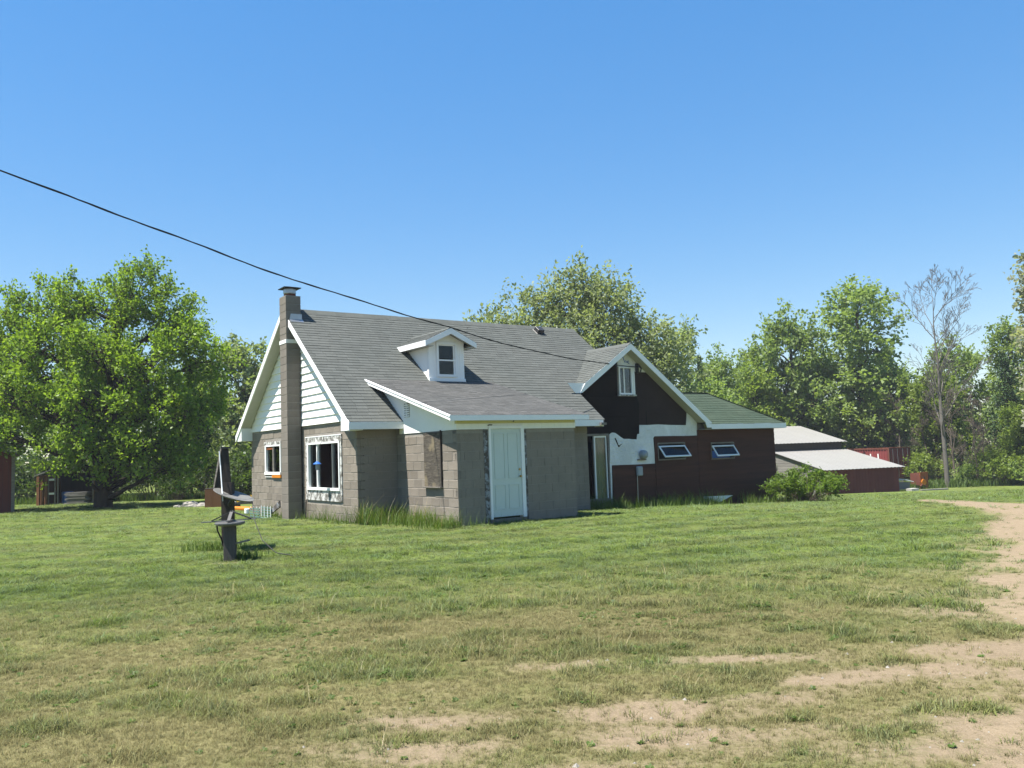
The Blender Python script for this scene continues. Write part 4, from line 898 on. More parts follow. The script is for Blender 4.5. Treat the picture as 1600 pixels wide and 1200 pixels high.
# ------------------------------------------------------------------ feeder hanging before the big window
def hl(u, v, z): return hw(u, v, z)
fp = hw(-1.42, 4.64, 1.50)
bf = empty('hanging_feeder', tuple(fp)); bf.scale = (.58, .58, .8); tag(bf, 'small hanging bird feeder with a blue roof before the wide window', 'bird feeder')
MB().lathe([(0.19, -0.03), (0.185, -0.022), (0.06, 0.05), (0.02, 0.06)], (0, 0, 0), 18).build('feeder_roof', M['blue_plastic'], bf)
MB().lathe([(0.075, -0.20), (0.08, -0.19), (0.08, -0.035), (0.07, -0.03)], (0, 0, 0), 14).build('seed_tube', M['grey_plastic'], bf)
MB().lathe([(0.10, -0.215), (0.105, -0.201)], (0, 0, 0), 14).build('seed_tray', M['dark_metal'], bf)
tp = hw(UL - 0.03, 4.9, 2.14) - fp; tp = Vector((tp.x / .58, tp.y / .58, tp.z / .8))
MB().tube([(0, 0, 0.06), (0, 0, 0.34), (0.03, 0.05, 0.42), tp * 0.5 + Vector((0, 0, 0.22)), tp], 0.008, 5).build('hanger', M['dark_metal'], bf)

# green plastic crate and a leaning board by the gable wall
cr = empty('plastic_crate', tuple(hw(-1.75, 8.15, gzf(*hw(-1.75, 8.15).xy))), R(90 - 54.7)); tag(cr, 'pale green slatted plastic crate on the grass by the small window', 'crate')
for k in range(4):
    MB().box((-0.18, -0.42, 0.04 + k * 0.075), (-0.165, 0.42, 0.075 + k * 0.075)).build('slat', M['green_plastic'], cr)
    MB().box((0.165, -0.42, 0.04 + k * 0.075), (0.18, 0.42, 0.075 + k * 0.075)).build('slat', M['green_plastic'], cr)
for a in (-0.40, -0.14, 0.14, 0.40): MB().box((-0.164, a - 0.015, 0), (-0.15, a + 0.015, 0.34)).box((0.15, a - 0.015, 0), (0.164, a + 0.015, 0.34)).build('upright', M['white_paint'], cr)
MB().box((-0.149, -0.4, 0.0), (0.149, 0.4, 0.02)).build('base', M['green_plastic'], cr)
MB().lathe([(0.06, 0), (0.075, 0.02), (0.075, 0.14), (0.05, 0.16)], (-0.24, 0.5, 0.12), 12).build('white_drum', M['white_paint'], cr)
lb = hw(-1.55, 7.35, gzf(*hw(-1.55, 7.35).xy))
o = MB().prism([(0.0, 0.55, 0.10), (0.0, 0.50, 0.24), (0.0, -0.16, 0.50), (0.0, -0.20, 0.33)], (0.05, 0, 0)).build('leaning_board', M['peeling_jamb'], None, tuple(lb), (0, 0, R(90 - 54.7)))
tag(o, 'weathered grey board leaning in the weeds against the chimney', 'board')

# ------------------------------------------------------------------ feeder post and dish stand on the lawn
px_, py_ = -4.67, 13.66; g0 = gzf(px_, py_)
fpst = empty('feeder_post', (px_, py_, g0), R(8)); tag(fpst, 'square grey wooden post carrying a flat tray and a pyramid frame', 'feeder post')
MB().prism([(-.088, -.088, -0.1), (.088, -.088, -0.1), (.088, .088, -0.1), (-.088, .088, -0.1)], (0, 0, 0.70)).build('post', M['post_wood'], fpst, bevel=0.008)
MB().lathe([(0.17, 0.57), (0.235, 0.595), (0.24, 0.615), (0.235, 0.63)], (0, 0, 0), 20).build('tray', M['tray_metal'], fpst)
MB().prism([(-.06, -.06, 0.52), (.06, -.06, .52), (.1, .1, .57), (-.1, .1, .57)], (0, 0, 0.05)).build('bracket', M['dark_metal'], fpst)
ar = MB(); ar.beam((-0.44, -0.02, 0.640), (0.0, -0.02, 0.655), 0.05, 0.016); ar.beam((0.0, -0.02, 0.655), (0.42, -0.02, 0.665), 0.05, 0.016); ar.beam((0.0, -0.22, 0.652), (0.0, 0.25, 0.652), 0.04, 0.016); ar.build('cross_arm', M['tray_metal'], fpst)
pf = MB(); apx = (0.03, 0.0, 0.80)
for q in ((-0.28, -0.03, 0.66), (0.34, -0.03, 0.675), (0.02, -0.2, 0.66), (0.0, 0.24, 0.66)): pf.beam(q, apx, 0.05, 0.018)
pf.prism([(-0.20, 0.05, 0.665), (0.03, 0.05, 0.665), (0.03, 0.05, 0.785)], (0, 0.01, 0)); pf.build('pyramid_frame', M['dark_metal'], fpst)
MB().tube([(-0.20, -0.02, 0.58), (-0.19, -0.03, 0.5), (-0.13, -0.02, 0.36), (-0.095, 0.0, 0.24)], 0.014, 6).build('strap', M['cable_black'], fpst)
MB().prism([(0.089, -0.05, 0.27), (0.30, 0.12, 0.30), (0.26, 0.2, 0.30), (0.089, 0.05, 0.27)], (0, 0, 0.02)).build('side_perch', M['weathered_wood'], fpst)

qx, qy = -5.32, 15.35; g1 = gzf(qx, qy)
ds_ = empty('dish_stand', (qx, qy, g1), 0); tag(ds_, 'dark post with a tall leaning panel and a tilted grey satellite dish', 'dish stand')
MB().box((-0.06, -0.07, -0.1), (0.13, 0.10, 1.22)).build('post', M['dark_wood'], ds_)
MB().prism([(-0.19, -0.05, 1.13), (0.10, 0.02, 1.09), (0.03, 0.06, 1.84), (-0.075, 0.0, 1.84)], (-0.13, 0.40, 0.0)).build('panel', M['dark_wood'], ds_)
MB().prism([(-0.215, -0.06, 1.13), (-0.185, -0.065, 1.13), (-0.065, -0.015, 1.86), (-0.095, -0.01, 1.86)], (-0.10, 0.30, 0.0)).build('pale_edge_board', M['weathered_wood'], ds_)
MB().prism([(-0.08, -0.02, 1.845), (0.08, 0.04, 1.845), (0.08, 0.04, 1.88), (-0.08, -0.02, 1.88)], (-0.12, 0.38, 0.0)).build('top_strip', M['dark_metal'], ds_)
MB().tube([(-0.085, -0.08, 1.80), (-0.06, -0.10, 1.55), (0.0, -0.2, 1.15), (0.05, -0.3, 0.90)], 0.011, 6).build('feed_rod', M['white_paint'], ds_)
db = MB(); prof = []
n_ = 22
for ring, (r_, h_) in enumerate(((0.0, -0.045), (0.15, -0.038), (0.27, -0.018), (0.36, 0.005), (0.37, 0.005), (0.28, -0.035), (0.15, -0.058), (0.0, -0.062))):
    for k in range(n_):
        t_ = 2 * math.pi * k / n_; db.v.append((r_ * math.cos(t_) * 1.0, r_ * math.sin(t_) * 1.1, h_))
for i in range(7):
    for k in range(n_):
        j = (k + 1) % n_; db.f.append((i * n_ + k, i * n_ + j, (i + 1) * n_ + j, (i + 1) * n_ + k))
db.build('dish', M['dish_grey'], ds_, (0.21, -0.18, 1.00), (R(2.5), R(20), 0), smooth=True)
MB().tube([(0.05, 0.0, 0.75), (0.10, -0.09, 0.85), (0.17, -0.14, 0.93)], 0.03, 8).build('dish_arm', M['dark_metal'], ds_)
MB().tube([(0.55, -0.2, 0.87), (0.68, -0.5, 0.55), (0.95, -0.95, 0.24), (1.28, -1.3, 0.06), (1.6, -1.45, 0.02)], 0.008, 5).build('cable', M['cable_black'], ds_)

# ------------------------------------------------------------------ yard things behind the house, left
def at(x, y): return (x, y, gzf(x, y))
hr = empty('hay_rake', at(-9.9, 30.2), R(-6)); tag(hr, 'yellow farm implement with teeth, half hidden behind the house corner', 'farm implement')
MB().beam((-0.75, 0, 0.50), (1.0, 0, 0.42), 0.06, 0.06).build('rail', M['rusty_red'], hr)
MB().beam((-0.6, 0.2, 0.22), (1.0, 0.2, 0.22), 0.08, 0.08).build('lower_beam', M['dark_metal'], hr)
for i in range(4):
    x0 = -0.55 + i * 0.30; MB().prism([(x0, -0.05, 0.52), (x0 + 0.26, -0.05, 0.30), (x0 + 0.10, -0.05, 0.26)], (0, 0.04, 0)).build('tooth', M['yellow_paint'], hr)
MB().tube([(0.55, -0.1, 0.28), (0.95, -0.1, 0.26)], 0.16, 12).build('drum', M['yellow_paint'], hr)
MB().tube([(0.5, -0.05, 0.25), (0.5, -0.05, 0.72), (0.9, -0.05, 0.74), (0.9, -0.05, 0.3)], 0.025, 6).build('hoop', M['dark_metal'], hr)
for i in range(2): MB().tube([(-0.3 + i * 1.0, 0.2, 0.12), (-0.3 + i * 1.0, 0.28, 0.12)], 0.14, 14).build('wheel', M['dark_metal'], hr)
o = MB().prism([(-0.45, 0, 0.06), (0.45, 0, 0.0), (0.42, 0, 0.06), (-0.40, 0, 0.12)], (0.1, 0.5, 0.02)).build('orange_board', M['orange_paint'], None, (-9.55, 28.6, gzf(-9.55, 28.6) + 0.02)); tag(o, 'orange board lying on the grass below the yellow implement', 'board')
bx = empty('wooden_box', at(-11.85, 33.0), R(14)); tag(bx, 'reddish brown wooden box beside the rock pile', 'box')
for (a, b) in (((-0.36, -0.3, 0), (-0.12, -0.27, 0.70)), ((-0.115, -0.3, 0), (0.12, -0.27, 0.70)), ((0.125, -0.3, 0), (0.36, -0.27, 0.70)), ((-0.36, -0.265, 0), (-0.33, 0.3, 0.70)), ((0.33, -0.265, 0), (0.36, 0.3, 0.70)), ((-0.325, 0.27, 0), (0.325, 0.3, 0.70))):
    MB().box(a, b).build('board', M['cedar'], bx)
MB().box((-0.36, -0.3, 0.702), (0.36, 0.3, 0.73)).build('lid', M['dark_wood'], bx)
def rock_mesh(seed):
    r = random.Random(seed); b = MB(); b.lathe([(0.3, -0.1), (0.5, 0.05), (0.42, 0.25), (0.18, 0.36)], (0, 0, 0), 8)
    b.v = [(x * r.uniform(.75, 1.2), y * r.uniform(.75, 1.2), z * r.uniform(.8, 1.15)) for x, y, z in b.v]; return b.mesh('rock', M['rock'])
rks = [rock_mesh(i) for i in range(3)]
for i in range(13):
    x0, y0 = -13.6 + i * 0.155 + rng.uniform(-.05, .05), 34 + rng.uniform(-.5, .5); o = link('rock', rks[i % 3], None, at(x0, y0), (0, 0, rng.uniform(0, 6))); s = rng.uniform(0.28, 0.75); o.scale = (s, s, s * 0.8)
    tag(o, 'pale field rock in the row of rocks beside the brown box', 'rock', 'rocks in a row by the wood')

# red shed at the left edge
rs = empty('red_shed', (-21.0, 35.0, gzf(-21, 35)), R(34)); tag(rs, 'dark red board shed with pale corner trim at the left edge', 'shed')
zc = 2.42
x0 = -3.6
while x0 < -0.02:
    e = min(x0 + 0.2, 0.0); top = zc + 0.24 * min(-(x0 + e) / 2, 3.6 + (x0 + e) / 2); MB().prism([(x0, 0, -0.1), (e - 0.008, 0, -0.1), (e - 0.008, 0, top), (x0, 0, top)], (0, 0.03, 0)).build('wall_board', M['barn_red'], rs); x0 = e
MB().box((-3.59, 0.032, -0.1), (-0.01, 0.06, 2.4)).build('backing', M['dark_wood'], rs)
MB().box((-0.03, 0.06, -0.1), (0.0, 3.4, zc)).build('side_wall', M['barn_red'], rs); MB().box((-3.6, 0.06, -0.1), (-3.57, 3.4, zc)).build('side_wall', M['barn_red'], rs); MB().box((-3.57, 3.37, -0.1), (-0.03, 3.4, zc)).build('back_wall', M['barn_red'], rs)
MB().box((-0.10, -0.03, -0.1), (0.025, -0.002, zc)).build('corner_trim', M['weathered_wood'], rs, label='pale corner trim'); MB().box((-3.62, -0.03, -0.1), (-3.5, -0.002, zc)).build('corner_trim', M['weathered_wood'], rs)
pr_ = [(0.25, zc - 0.07), (-0.5, zc + 0.16), (-1.8, zc + 0.50), (-3.1, zc + 0.16), (-3.85, zc - 0.07)]
for (xa, za), (xb, zb) in zip(pr_[:-1], pr_[1:]): MB().prism([(xa, -0.2, za), (xb, -0.2, zb), (xb, -0.2, zb + 0.06), (xa, -0.2, za + 0.06)], (0, 3.8, 0)).build('roof_panel', M['grey_boards'], rs)

# open wood shed behind the maple
os_ = empty('wood_shed', (-23.9, 42.0, gzf(-23.9, 42.0)), R(4)); tag(os_, 'open fronted wood shed with an orange-brown side behind the maple', 'shed')
gh_ = 1.55
for i in range(3): MB().box((0.0 + i * 0.14, -0.35 + i * 0.10, -0.1), (0.13 + i * 0.14, -0.32 + i * 0.10, gh_ - 0.1 + i * 0.03)).build('side_board', M['cedar'], os_)
MB().box((0.0, -0.2, -0.1), (0.03, 2.2, gh_)).build('side_wall', M['cedar'], os_); MB().box((2.62, 0.0, -0.1), (2.65, 2.2, gh_)).build('side_wall', M['cedar'], os_); MB().box((0.03, 2.17, -0.1), (2.62, 2.2, gh_)).build('back_wall', M['dark_wood'], os_)
for x0 in (0.40, 0.72, 0.86, 2.56): MB().box((x0, -0.05, -0.1), (x0 + 0.06, 0.01, gh_ + 0.05)).build('post', M['weathered_wood'], os_)
for z0 in (0.52, 1.22): MB().box((0.46, -0.045, z0), (0.72, -0.02, z0 + 0.10)).build('white_rail', M['white_paint'], os_)
rp = [(-0.15, gh_ - 0.10), (0.45, gh_ + 0.10), (0.95, gh_ + 0.28), (1.7, gh_ + 0.24), (2.8, gh_ - 0.05)]
for (xa, za), (xb, zb) in zip(rp[:-1], rp[1:]): MB().prism([(xa, -0.3, za), (xb, -0.3, zb), (xb, -0.3, zb + 0.06), (xa, -0.3, za + 0.06)], (0, 2.7, 0)).build('roof_panel', M['grey_boards'], os_)
o = MB().lathe([(0.24, 0), (0.28, 0.02), (0.29, 0.28), (0.28, 0.3), (0.29, 0.6), (0.28, 0.62), (0.25, 0.64)], (0, 0, 0), 18).build('barrel', M['blue_plastic'], None, (-22.75, 42.5, gzf(-22.75, 42.5))); tag(o, 'blue plastic barrel inside the open wood shed', 'barrel')
wp = empty('wood_pile', (-22.0, 42.0, gzf(-22, 42.0)), R(4)); tag(wp, 'stack of grey weathered boards at the mouth of the wood shed', 'wood pile')
for i in range(9):
    L = rng.uniform(0.42, 0.62); zz = 0.03 + i * 0.066; a = rng.uniform(-.04, .04)
    MB().prism([(-L + rng.uniform(0, .1), -0.3 + a, zz), (0, -0.3 + a, zz + rng.uniform(-.01, .02)), (L, -0.3 + a, zz + rng.uniform(-.02, .03)), (L, -0.3 + a, zz + 0.05), (0, -0.3 + a, zz + 0.055), (-L + .05, -0.3 + a, zz + 0.045)], (0, 0.8, 0)).build('plank', M['grey_boards'], wp)

# ------------------------------------------------------------------ outbuildings on the right
AR = R(16); lx = Vector((math.cos(AR), math.sin(AR), 0)); ly = Vector((-math.sin(AR), math.cos(AR), 0))
LB = -2.06
ln = empty('lean_to_shed', (21.45, 58.1, LB), AR); tag(ln, 'low lean-to shed with white metal roof, red front and grey board side', 'shed')
LW = 6.15
ez = -0.42 - LB; tz = 0.92 - LB; LD = 6.1
x0 = 0.0
while x0 < LW - 0.02:
    e = min(x0 + 0.26, LW); MB().prism([(x0, 0, -0.3), (e - 0.01, 0, -0.3), (e - 0.01, 0, ez), (x0, 0, ez)], (0, 0.04, 0)).build('front_board', M['barn_red'], ln); x0 = e
z0 = -0.3
while z0 < tz - 0.03:
    zt = min(z0 + 0.20, tz); yl = max(0.0, (z0 - ez) / (tz - ez) * LD + 0.1) if z0 > ez - 0.05 else 0.0; yl2 = max(0.0, (zt - ez) / (tz - ez) * LD) if zt > ez else 0.0
    MB().prism([(0, max(0.045, yl), z0), (0, LD, z0), (0, LD, zt - 0.012), (0, max(0.045, yl2 + 0.15), zt - 0.012)], (0.04, 0, 0)).build('side_board', M['grey_boards'], ln); z0 = zt
MB().prism([(LW, 0.05, -0.3), (LW, LD, -0.3), (LW, LD, tz - 0.1), (LW, 0.05, ez - 0.05)], (-0.04, 0, 0)).build('end_wall', M['barn_red'], ln)
MB().prism([(0.03, 1.9, 0.95), (0.03, 2.7, 1.15), (0.03, 2.7, 1.25), (0.03, 1.9, 1.05)], (-0.12, 0, 0)).build('loose_board', M['grey_boards'], ln)
def corrugated(b, x0, x1, ya, za, yb, zb, pitch=0.30, amp=0.03):
    n = int((x1 - x0) / pitch * 4); base = len(b.v)
    for i in range(n + 1):
        x = x0 + (x1 - x0) * i / n; k = i % 4; dz = amp if k in (1,) else (amp * 0.5 if k in (0, 2) else 0)
        b.v += [(x, ya, za + dz), (x, yb, zb + dz), (x, ya, za + dz - 0.02), (x, yb, zb + dz - 0.02)]
    for i in range(n):
        p = base + i * 4; b.f += [(p, p + 4, p + 5, p + 1), (p + 2, p + 3, p + 7, p + 6), (p, p + 2, p + 6, p + 4), (p + 1, p + 5, p + 7, p + 3)]
    return b
nsh = 7
for i in range(nsh):
    a = -0.15 + i * (LW + 0.6) / nsh; corrugated(MB(), a, a + (LW + 0.6) / nsh - 0.01, -0.22, ez, LD + 0.02, tz + 0.02).build('roof_sheet', M['metal_roof'], ln)
up = empty('roof_shed', tuple(Vector((21.45, 58.1, LB)) + ly * (LD + 0.06)), AR); tag(up, 'taller shed with a white metal roof right behind the lean-to', 'shed')
UW = 6.25; uz = 1.52 - LB; ut = 2.90 - LB; UD = 5.4
MB().box((0.0, 0, -0.3), (UW, 0.05, uz + 0.05)).build('front_wall', M['dark_wood'], up)
MB().prism([(0, 0.05, -0.3), (0, UD, -0.3), (0, UD, ut - 0.1), (0, 0.05, uz)], (0.05, 0, 0)).build('side_wall', M['grey_boards'], up); MB().prism([(UW, 0.05, -0.3), (UW, UD, -0.3), (UW, UD, ut - 0.1), (UW, 0.05, uz)], (-0.05, 0, 0)).build('side_wall', M['dark_wood'], up); MB().box((0.05, UD - 0.05, -0.3), (UW - 0.05, UD, ut - 0.1)).build('back_wall', M['grey_boards'], up)
for i in range(7):
    a = -0.15 + i * (UW + 0.5) / 7; corrugated(MB(), a, a + (UW + 0.5) / 7 - 0.01, -0.3, uz, UD + 0.3, ut + 0.06).build('roof_sheet', M['metal_roof'], up)
# container
CR = R(24); ct = empty('shipping_container', (31.38, 70.0, 0.86 - 2.59), CR); tag(ct, 'red steel shipping container partly behind the lean-to roof', 'container')
def corr_wall(b, p, d, L, h, out, amp=0.05, pitch=0.28):
    d = Vector(d); out = Vector(out); p = Vector(p); n = int(L / pitch); base = len(b.v); seq = []
    for i in range(n):
        s = i * L / n; w = L / n
        seq += [(s, 0), (s + w * .28, 0), (s + w * .45, amp), (s + w * .83, amp)]
    seq.append((L, 0))
    for s, a in seq: q = p + d * s - out * a; b.v += [tuple(q), tuple(q + Vector((0, 0, h)))]
    for i in range(len(seq) - 1): k = base + 2 * i; b.f.append((k, k + 2, k + 3, k + 1))
    return b
corr_wall(MB(), (0, 6.0, 0.15), (0, -1, 0), 5.94, 2.3, (-1, 0, 0)).build('side_panel', M['container_red'], ct)
corr_wall(MB(), (2.43, 0.06, 0.15), (0, 1, 0), 5.94, 2.3, (1, 0, 0)).build('side_panel', M['container_red'], ct)
for s in (0, 1):
    corr_wall(MB(), (0.06 + s * 1.16, -0.0, 0.15), (1, 0, 0), 1.15, 2.3, (0, -1, 0), 0.03, 0.2).build('door_leaf', M['container_red'], ct)
    for q in (0.3, 0.85): MB().tube([(0.06 + s * 1.16 + q, -0.05, 0.1), (0.06 + s * 1.16 + q, -0.05, 2.5)], 0.02, 6).build('locking_bar', M['galvanised'], ct)
for (a, b) in (((-.02, -.02, 0), (.14, .14, 2.59)), ((2.30, -.02, 0), (2.46, .14, 2.59)), ((-.02, 5.9, 0), (.14, 6.06, 2.59)), ((2.30, 5.9, 0), (2.46, 6.06, 2.59))): MB().box(a, b).build('corner_post', M['rusty_red'], ct)
for (a, b) in (((.14, -.015, 2.45), (2.30, .1, 2.585)), ((.14, -.015, 0.0), (2.30, .1, .15)), ((-.015, .14, 2.45), (.1, 5.9, 2.585)), ((-.015, .14, 0.0), (.1, 5.9, .15)), ((2.33, .14, 2.45), (2.45, 5.9, 2.585))): MB().box(a, b).build('rail', M['rusty_red'], ct)
MB().box((0.1, 0.1, 2.50), (2.33, 5.9, 2.54)).build('roof', M['container_red'], ct)
MB().box((0.1, 5.92, 0.1), (2.3, 5.98, 2.5)).build('end_wall', M['container_red'], ct)
mk = MB()
for y_ in (1.1, 1.9): mk.box((-0.02, y_, 1.5), (-0.008, y_ + 0.12, 2.1))
mk.build('white_marks', M['white_paint'], ct)
# orange machine
om = empty('orange_hopper', (30.25, 62.0, gzf(30.25, 62.0) - 0.05), R(22)); tag(om, 'rusty orange metal hopper on the grass before the bare tree', 'hopper')
MB().prism([(-0.38, 0, 0.3), (0.36, 0, 0.25), (0.40, 0, 1.30), (-0.40, 0, 1.28)], (0, 0.05, 0)).build('front_plate', M['orange_rust'], om)
MB().prism([(0.37, 0.05, 0.25), (0.40, 0.05, 1.30), (0.42, 0.9, 1.2), (0.4, 0.9, 0.4)], (-0.04, 0, 0)).build('side_plate', M['rusty_red'], om); MB().prism([(-0.40, 0.05, 0.3), (-0.40, 0.05, 1.28), (-0.40, 0.9, 1.2), (-0.4, 0.9, 0.4)], (0.04, 0, 0)).build('side_plate', M['rusty_red'], om); MB().box((-0.36, 0.86, 0.4), (0.36, 0.9, 1.2)).build('back_plate', M['rusty_red'], om)
MB().lathe([(0.22, -0.03), (0.22, 0.03)], (0, 0, 0), 16).build('guard_disc', M['orange_paint'], om, (-0.1, -0.03, 0.55), (R(90), 0, 0)); MB().box((-0.08, -0.06, 0.8), (0.02, -0.002, 0.95)).build('latch', M['dark_metal'], om); MB().tube([(-0.55, -0.1, 0.25), (-0.3, -0.05, 0.4), (0.3, -0.05, 0.15)], 0.04, 6).build('drawbar', M['rusty_red'], om)
for xx in (-0.33, 0.33): MB().box((xx - 0.03, 0.1, 0), (xx + 0.03, 0.16, 0.35)).build('leg', M['rusty_red'], om)
# white scrap pieces beside the lean-to
tk = empty('scrap_tub', (27.9, 60.4, gzf(27.9, 60.4)), R(10)); tag(tk, 'pale grey tub with white lids lying at the end of the lean-to', 'tub')
MB().prism([(-0.45, 0, 0.1), (0.5, 0, 0.1), (0.6, 0, 0.62), (-0.55, 0, 0.64)], (0, 0.9, 0)).build('tub_body', M['dish_grey'], tk); MB().prism([(0.15, -0.05, 0.80), (0.85, -0.05, 0.62), (0.85, 0.6, 0.66), (0.15, 0.6, 0.84)], (0, 0, 0.05)).build('lid', M['white_paint'], tk); MB().prism([(-0.6, -0.03, 0.79), (0.1, -0.03, 0.78), (0.1, 0.8, 0.79), (-0.6, 0.8, 0.8)], (0, 0, 0.03)).build('lid', M['white_paint'], tk)
o = MB().prism([(-0.3, 0, 0), (0.3, 0, 0.02), (0.3, 0.6, 0.02), (-0.3, 0.6, 0)], (0, 0, 0.16)).build('concrete_slab', M['clutter'], None, at(28.2, 59.2), (0, 0, 0.2)); tag(o, 'small pale concrete slab on the grass before the tub', 'slab')
o = MB().prism([(-1.1, 0, 0), (1.1, 0.3, 0.0), (1.1, 0.6, 0.0), (-1.1, 0.25, 0)], (0, 0, 0.09)).build('timber', M['grey_boards'], None, at(29.9, 59.6), (0, 0, 0.1)); tag(o, 'long grey timber lying on the grass by the tub', 'timber')

# ------------------------------------------------------------------ trees
class Tree:
    def __init__(s, seed): s.r = np.random.RandomState(seed); s.b = MB(); s.c = []; s.d = []; s.sz = []
    def limb(s, p0, p1, r0, r1, n=6, bow=0.12, sides=5):
        p0 = np.array(p0, float); p1 = np.array(p1, float); L = np.linalg.norm(p1 - p0)
        mid = (p0 + p1) / 2 + s.r.normal(0, bow * L * 0.5, 3) + np.array([0, 0, bow * L * 0.4])
        t = np.linspace(0, 1, n)[:, None]; P = (1 - t) ** 2 * p0 + 2 * t * (1 - t) * mid + t ** 2 * p1
        P[1:-1] += s.r.normal(0, 0.012 * L, (n - 2, 3))
        s.b.tube([tuple(p) for p in P], list(np.linspace(r0, r1, n)), sides, False); return P
    def leaves(s, c, d, size): s.c.append(c); s.d.append(d); s.sz.append(np.full(len(c), size) * s.r.uniform(0.65, 1.3, len(c)))
    def clump(s, c, out, nt, nl, L, size, up=0.5, wild=0.7, tw=0.012):
        r = s.r; c = np.array(c, float)
        for _ in range(nt):
            d = np.array(out) * 0.6 + np.array([0, 0, up]) + r.normal(0, wild, 3); d /= np.linalg.norm(d) + 1e-6
            l = L * r.uniform(0.55, 1.25); o = c + r.normal(0, L * 0.22, 3)
            if tw: s.b.tube([tuple(o), tuple(o + d * l * 0.8)], [tw, tw * 0.4], 3, False)
            t = r.uniform(0.05, 1.0, nl)[:, None]; pos = o + d * l * t + r.normal(0, L * 0.13, (nl, 3))
            dd = d * 0.5 + r.normal(0, 0.7, (nl, 3)); dd[:, 2] -= 0.15
            s.leaves(pos, dd / (np.linalg.norm(dd, axis=1, keepdims=True) + 1e-6), size)
    def crown_mesh(s, name, wid=0.62, flat=0.8):
        c = np.concatenate(s.c); d = np.concatenate(s.d); z = np.concatenate(s.sz)[:, None]; n = len(c)
        nm = s.r.normal(0, 0.75, (n, 3)); nm[:, 2] += flat
        sd = np.cross(d, nm); sd /= np.linalg.norm(sd, axis=1, keepdims=True) + 1e-6; nn = np.cross(sd, d)
        v = np.empty((n, 4, 3)); v[:, 0] = c; v[:, 1] = c + d * z * 0.55 + sd * z * wid * 0.5 + nn * z * 0.12; v[:, 2] = c + d * z; v[:, 3] = c + d * z * 0.55 - sd * z * wid * 0.5 + nn * z * 0.12
        return np_mesh(name, v.reshape(-1, 3), np.arange(n * 4).reshape(n, 4), None)
    def trunk_mesh(s, mat): return s.b.mesh('trunk', M[mat], True)

def lobe_tree(seed, trunk, lobes, ncl, nt, nl, L, size, r0=0.2, bark='bark', up=0.5, wild=0.7, shell=0.45, tw=0.012, sides=6, wid=0.62, fork=None, flat=0.4):
    """trunk: polyline of (x,y,z); lobes: (cx,cy,cz,rx,ry,rz); clumps are strewn through each lobe and tied to the trunk by limbs"""
    T = Tree(seed); r = T.r; tp = [np.array(p, float) for p in trunk]
    rr = np.linspace(r0, r0 * 0.28, len(tp)); T.b.tube([tuple(p) for p in tp], list(rr), sides + 2, False)
    H_ = tp[-1][2]
    vol = np.array([l[3] * l[4] + l[4] * l[5] + l[3] * l[5] for l in lobes]); cnt = np.maximum(2, (ncl * vol / vol.sum()).astype(int))
    for l, n in zip(lobes, cnt):
        c = np.array(l[:3], float); rad = np.array(l[3:6], float)
        f = float(np.clip((c[2] - rad[2] * 1.0) / max(H_, 0.1), 0.10, 0.9)); k = f * (len(tp) - 1); i = int(min(k, len(tp) - 2)); p0 = tp[i] + (tp[i + 1] - tp[i]) * (k - i)
        br = r0 * (0.50 - 0.30 * f) * (0.55 if f < 0.2 else 1.0); P = T.limb(p0, c, br, br * 0.30, 7, 0.14, sides)
        for _ in range(n):
            d = r.normal(0, 1, 3); d /= np.linalg.norm(d); q = r.uniform(shell ** 3, 1) ** (1 / 3); pt = c + d * rad * q
            s0 = P[r.randint(3, 7)]; T.limb(s0, pt, br * 0.22, 0.012, 4, 0.12, 4)
            T.clump(pt, d, nt, nl, L, size, up, wild, tw)
    return T.trunk_mesh(bark), T.crown_mesh('crown', wid, flat)

def place_tree(name, meshes, loc, sc, rz, leafmat, label, cat='tree', group=None, barkmat=None):
    o = empty(name, loc, rz); o.scale = sc if hasattr(sc, '__len__') else (sc, sc, sc)
    tag(o, label, cat, group)
    t = link('trunk', meshes[0], o)
    if barkmat: t.material_slots[0].link = 'OBJECT'; t.material_slots[0].material = M[barkmat]
    if meshes[1] is not None:
        if not meshes[1].materials: meshes[1].materials.append(M[leafmat])
        c = link('crown', meshes[1], o); c.material_slots[0].link = 'OBJECT'; c.material_slots[0].material = M[leafmat]
    return o

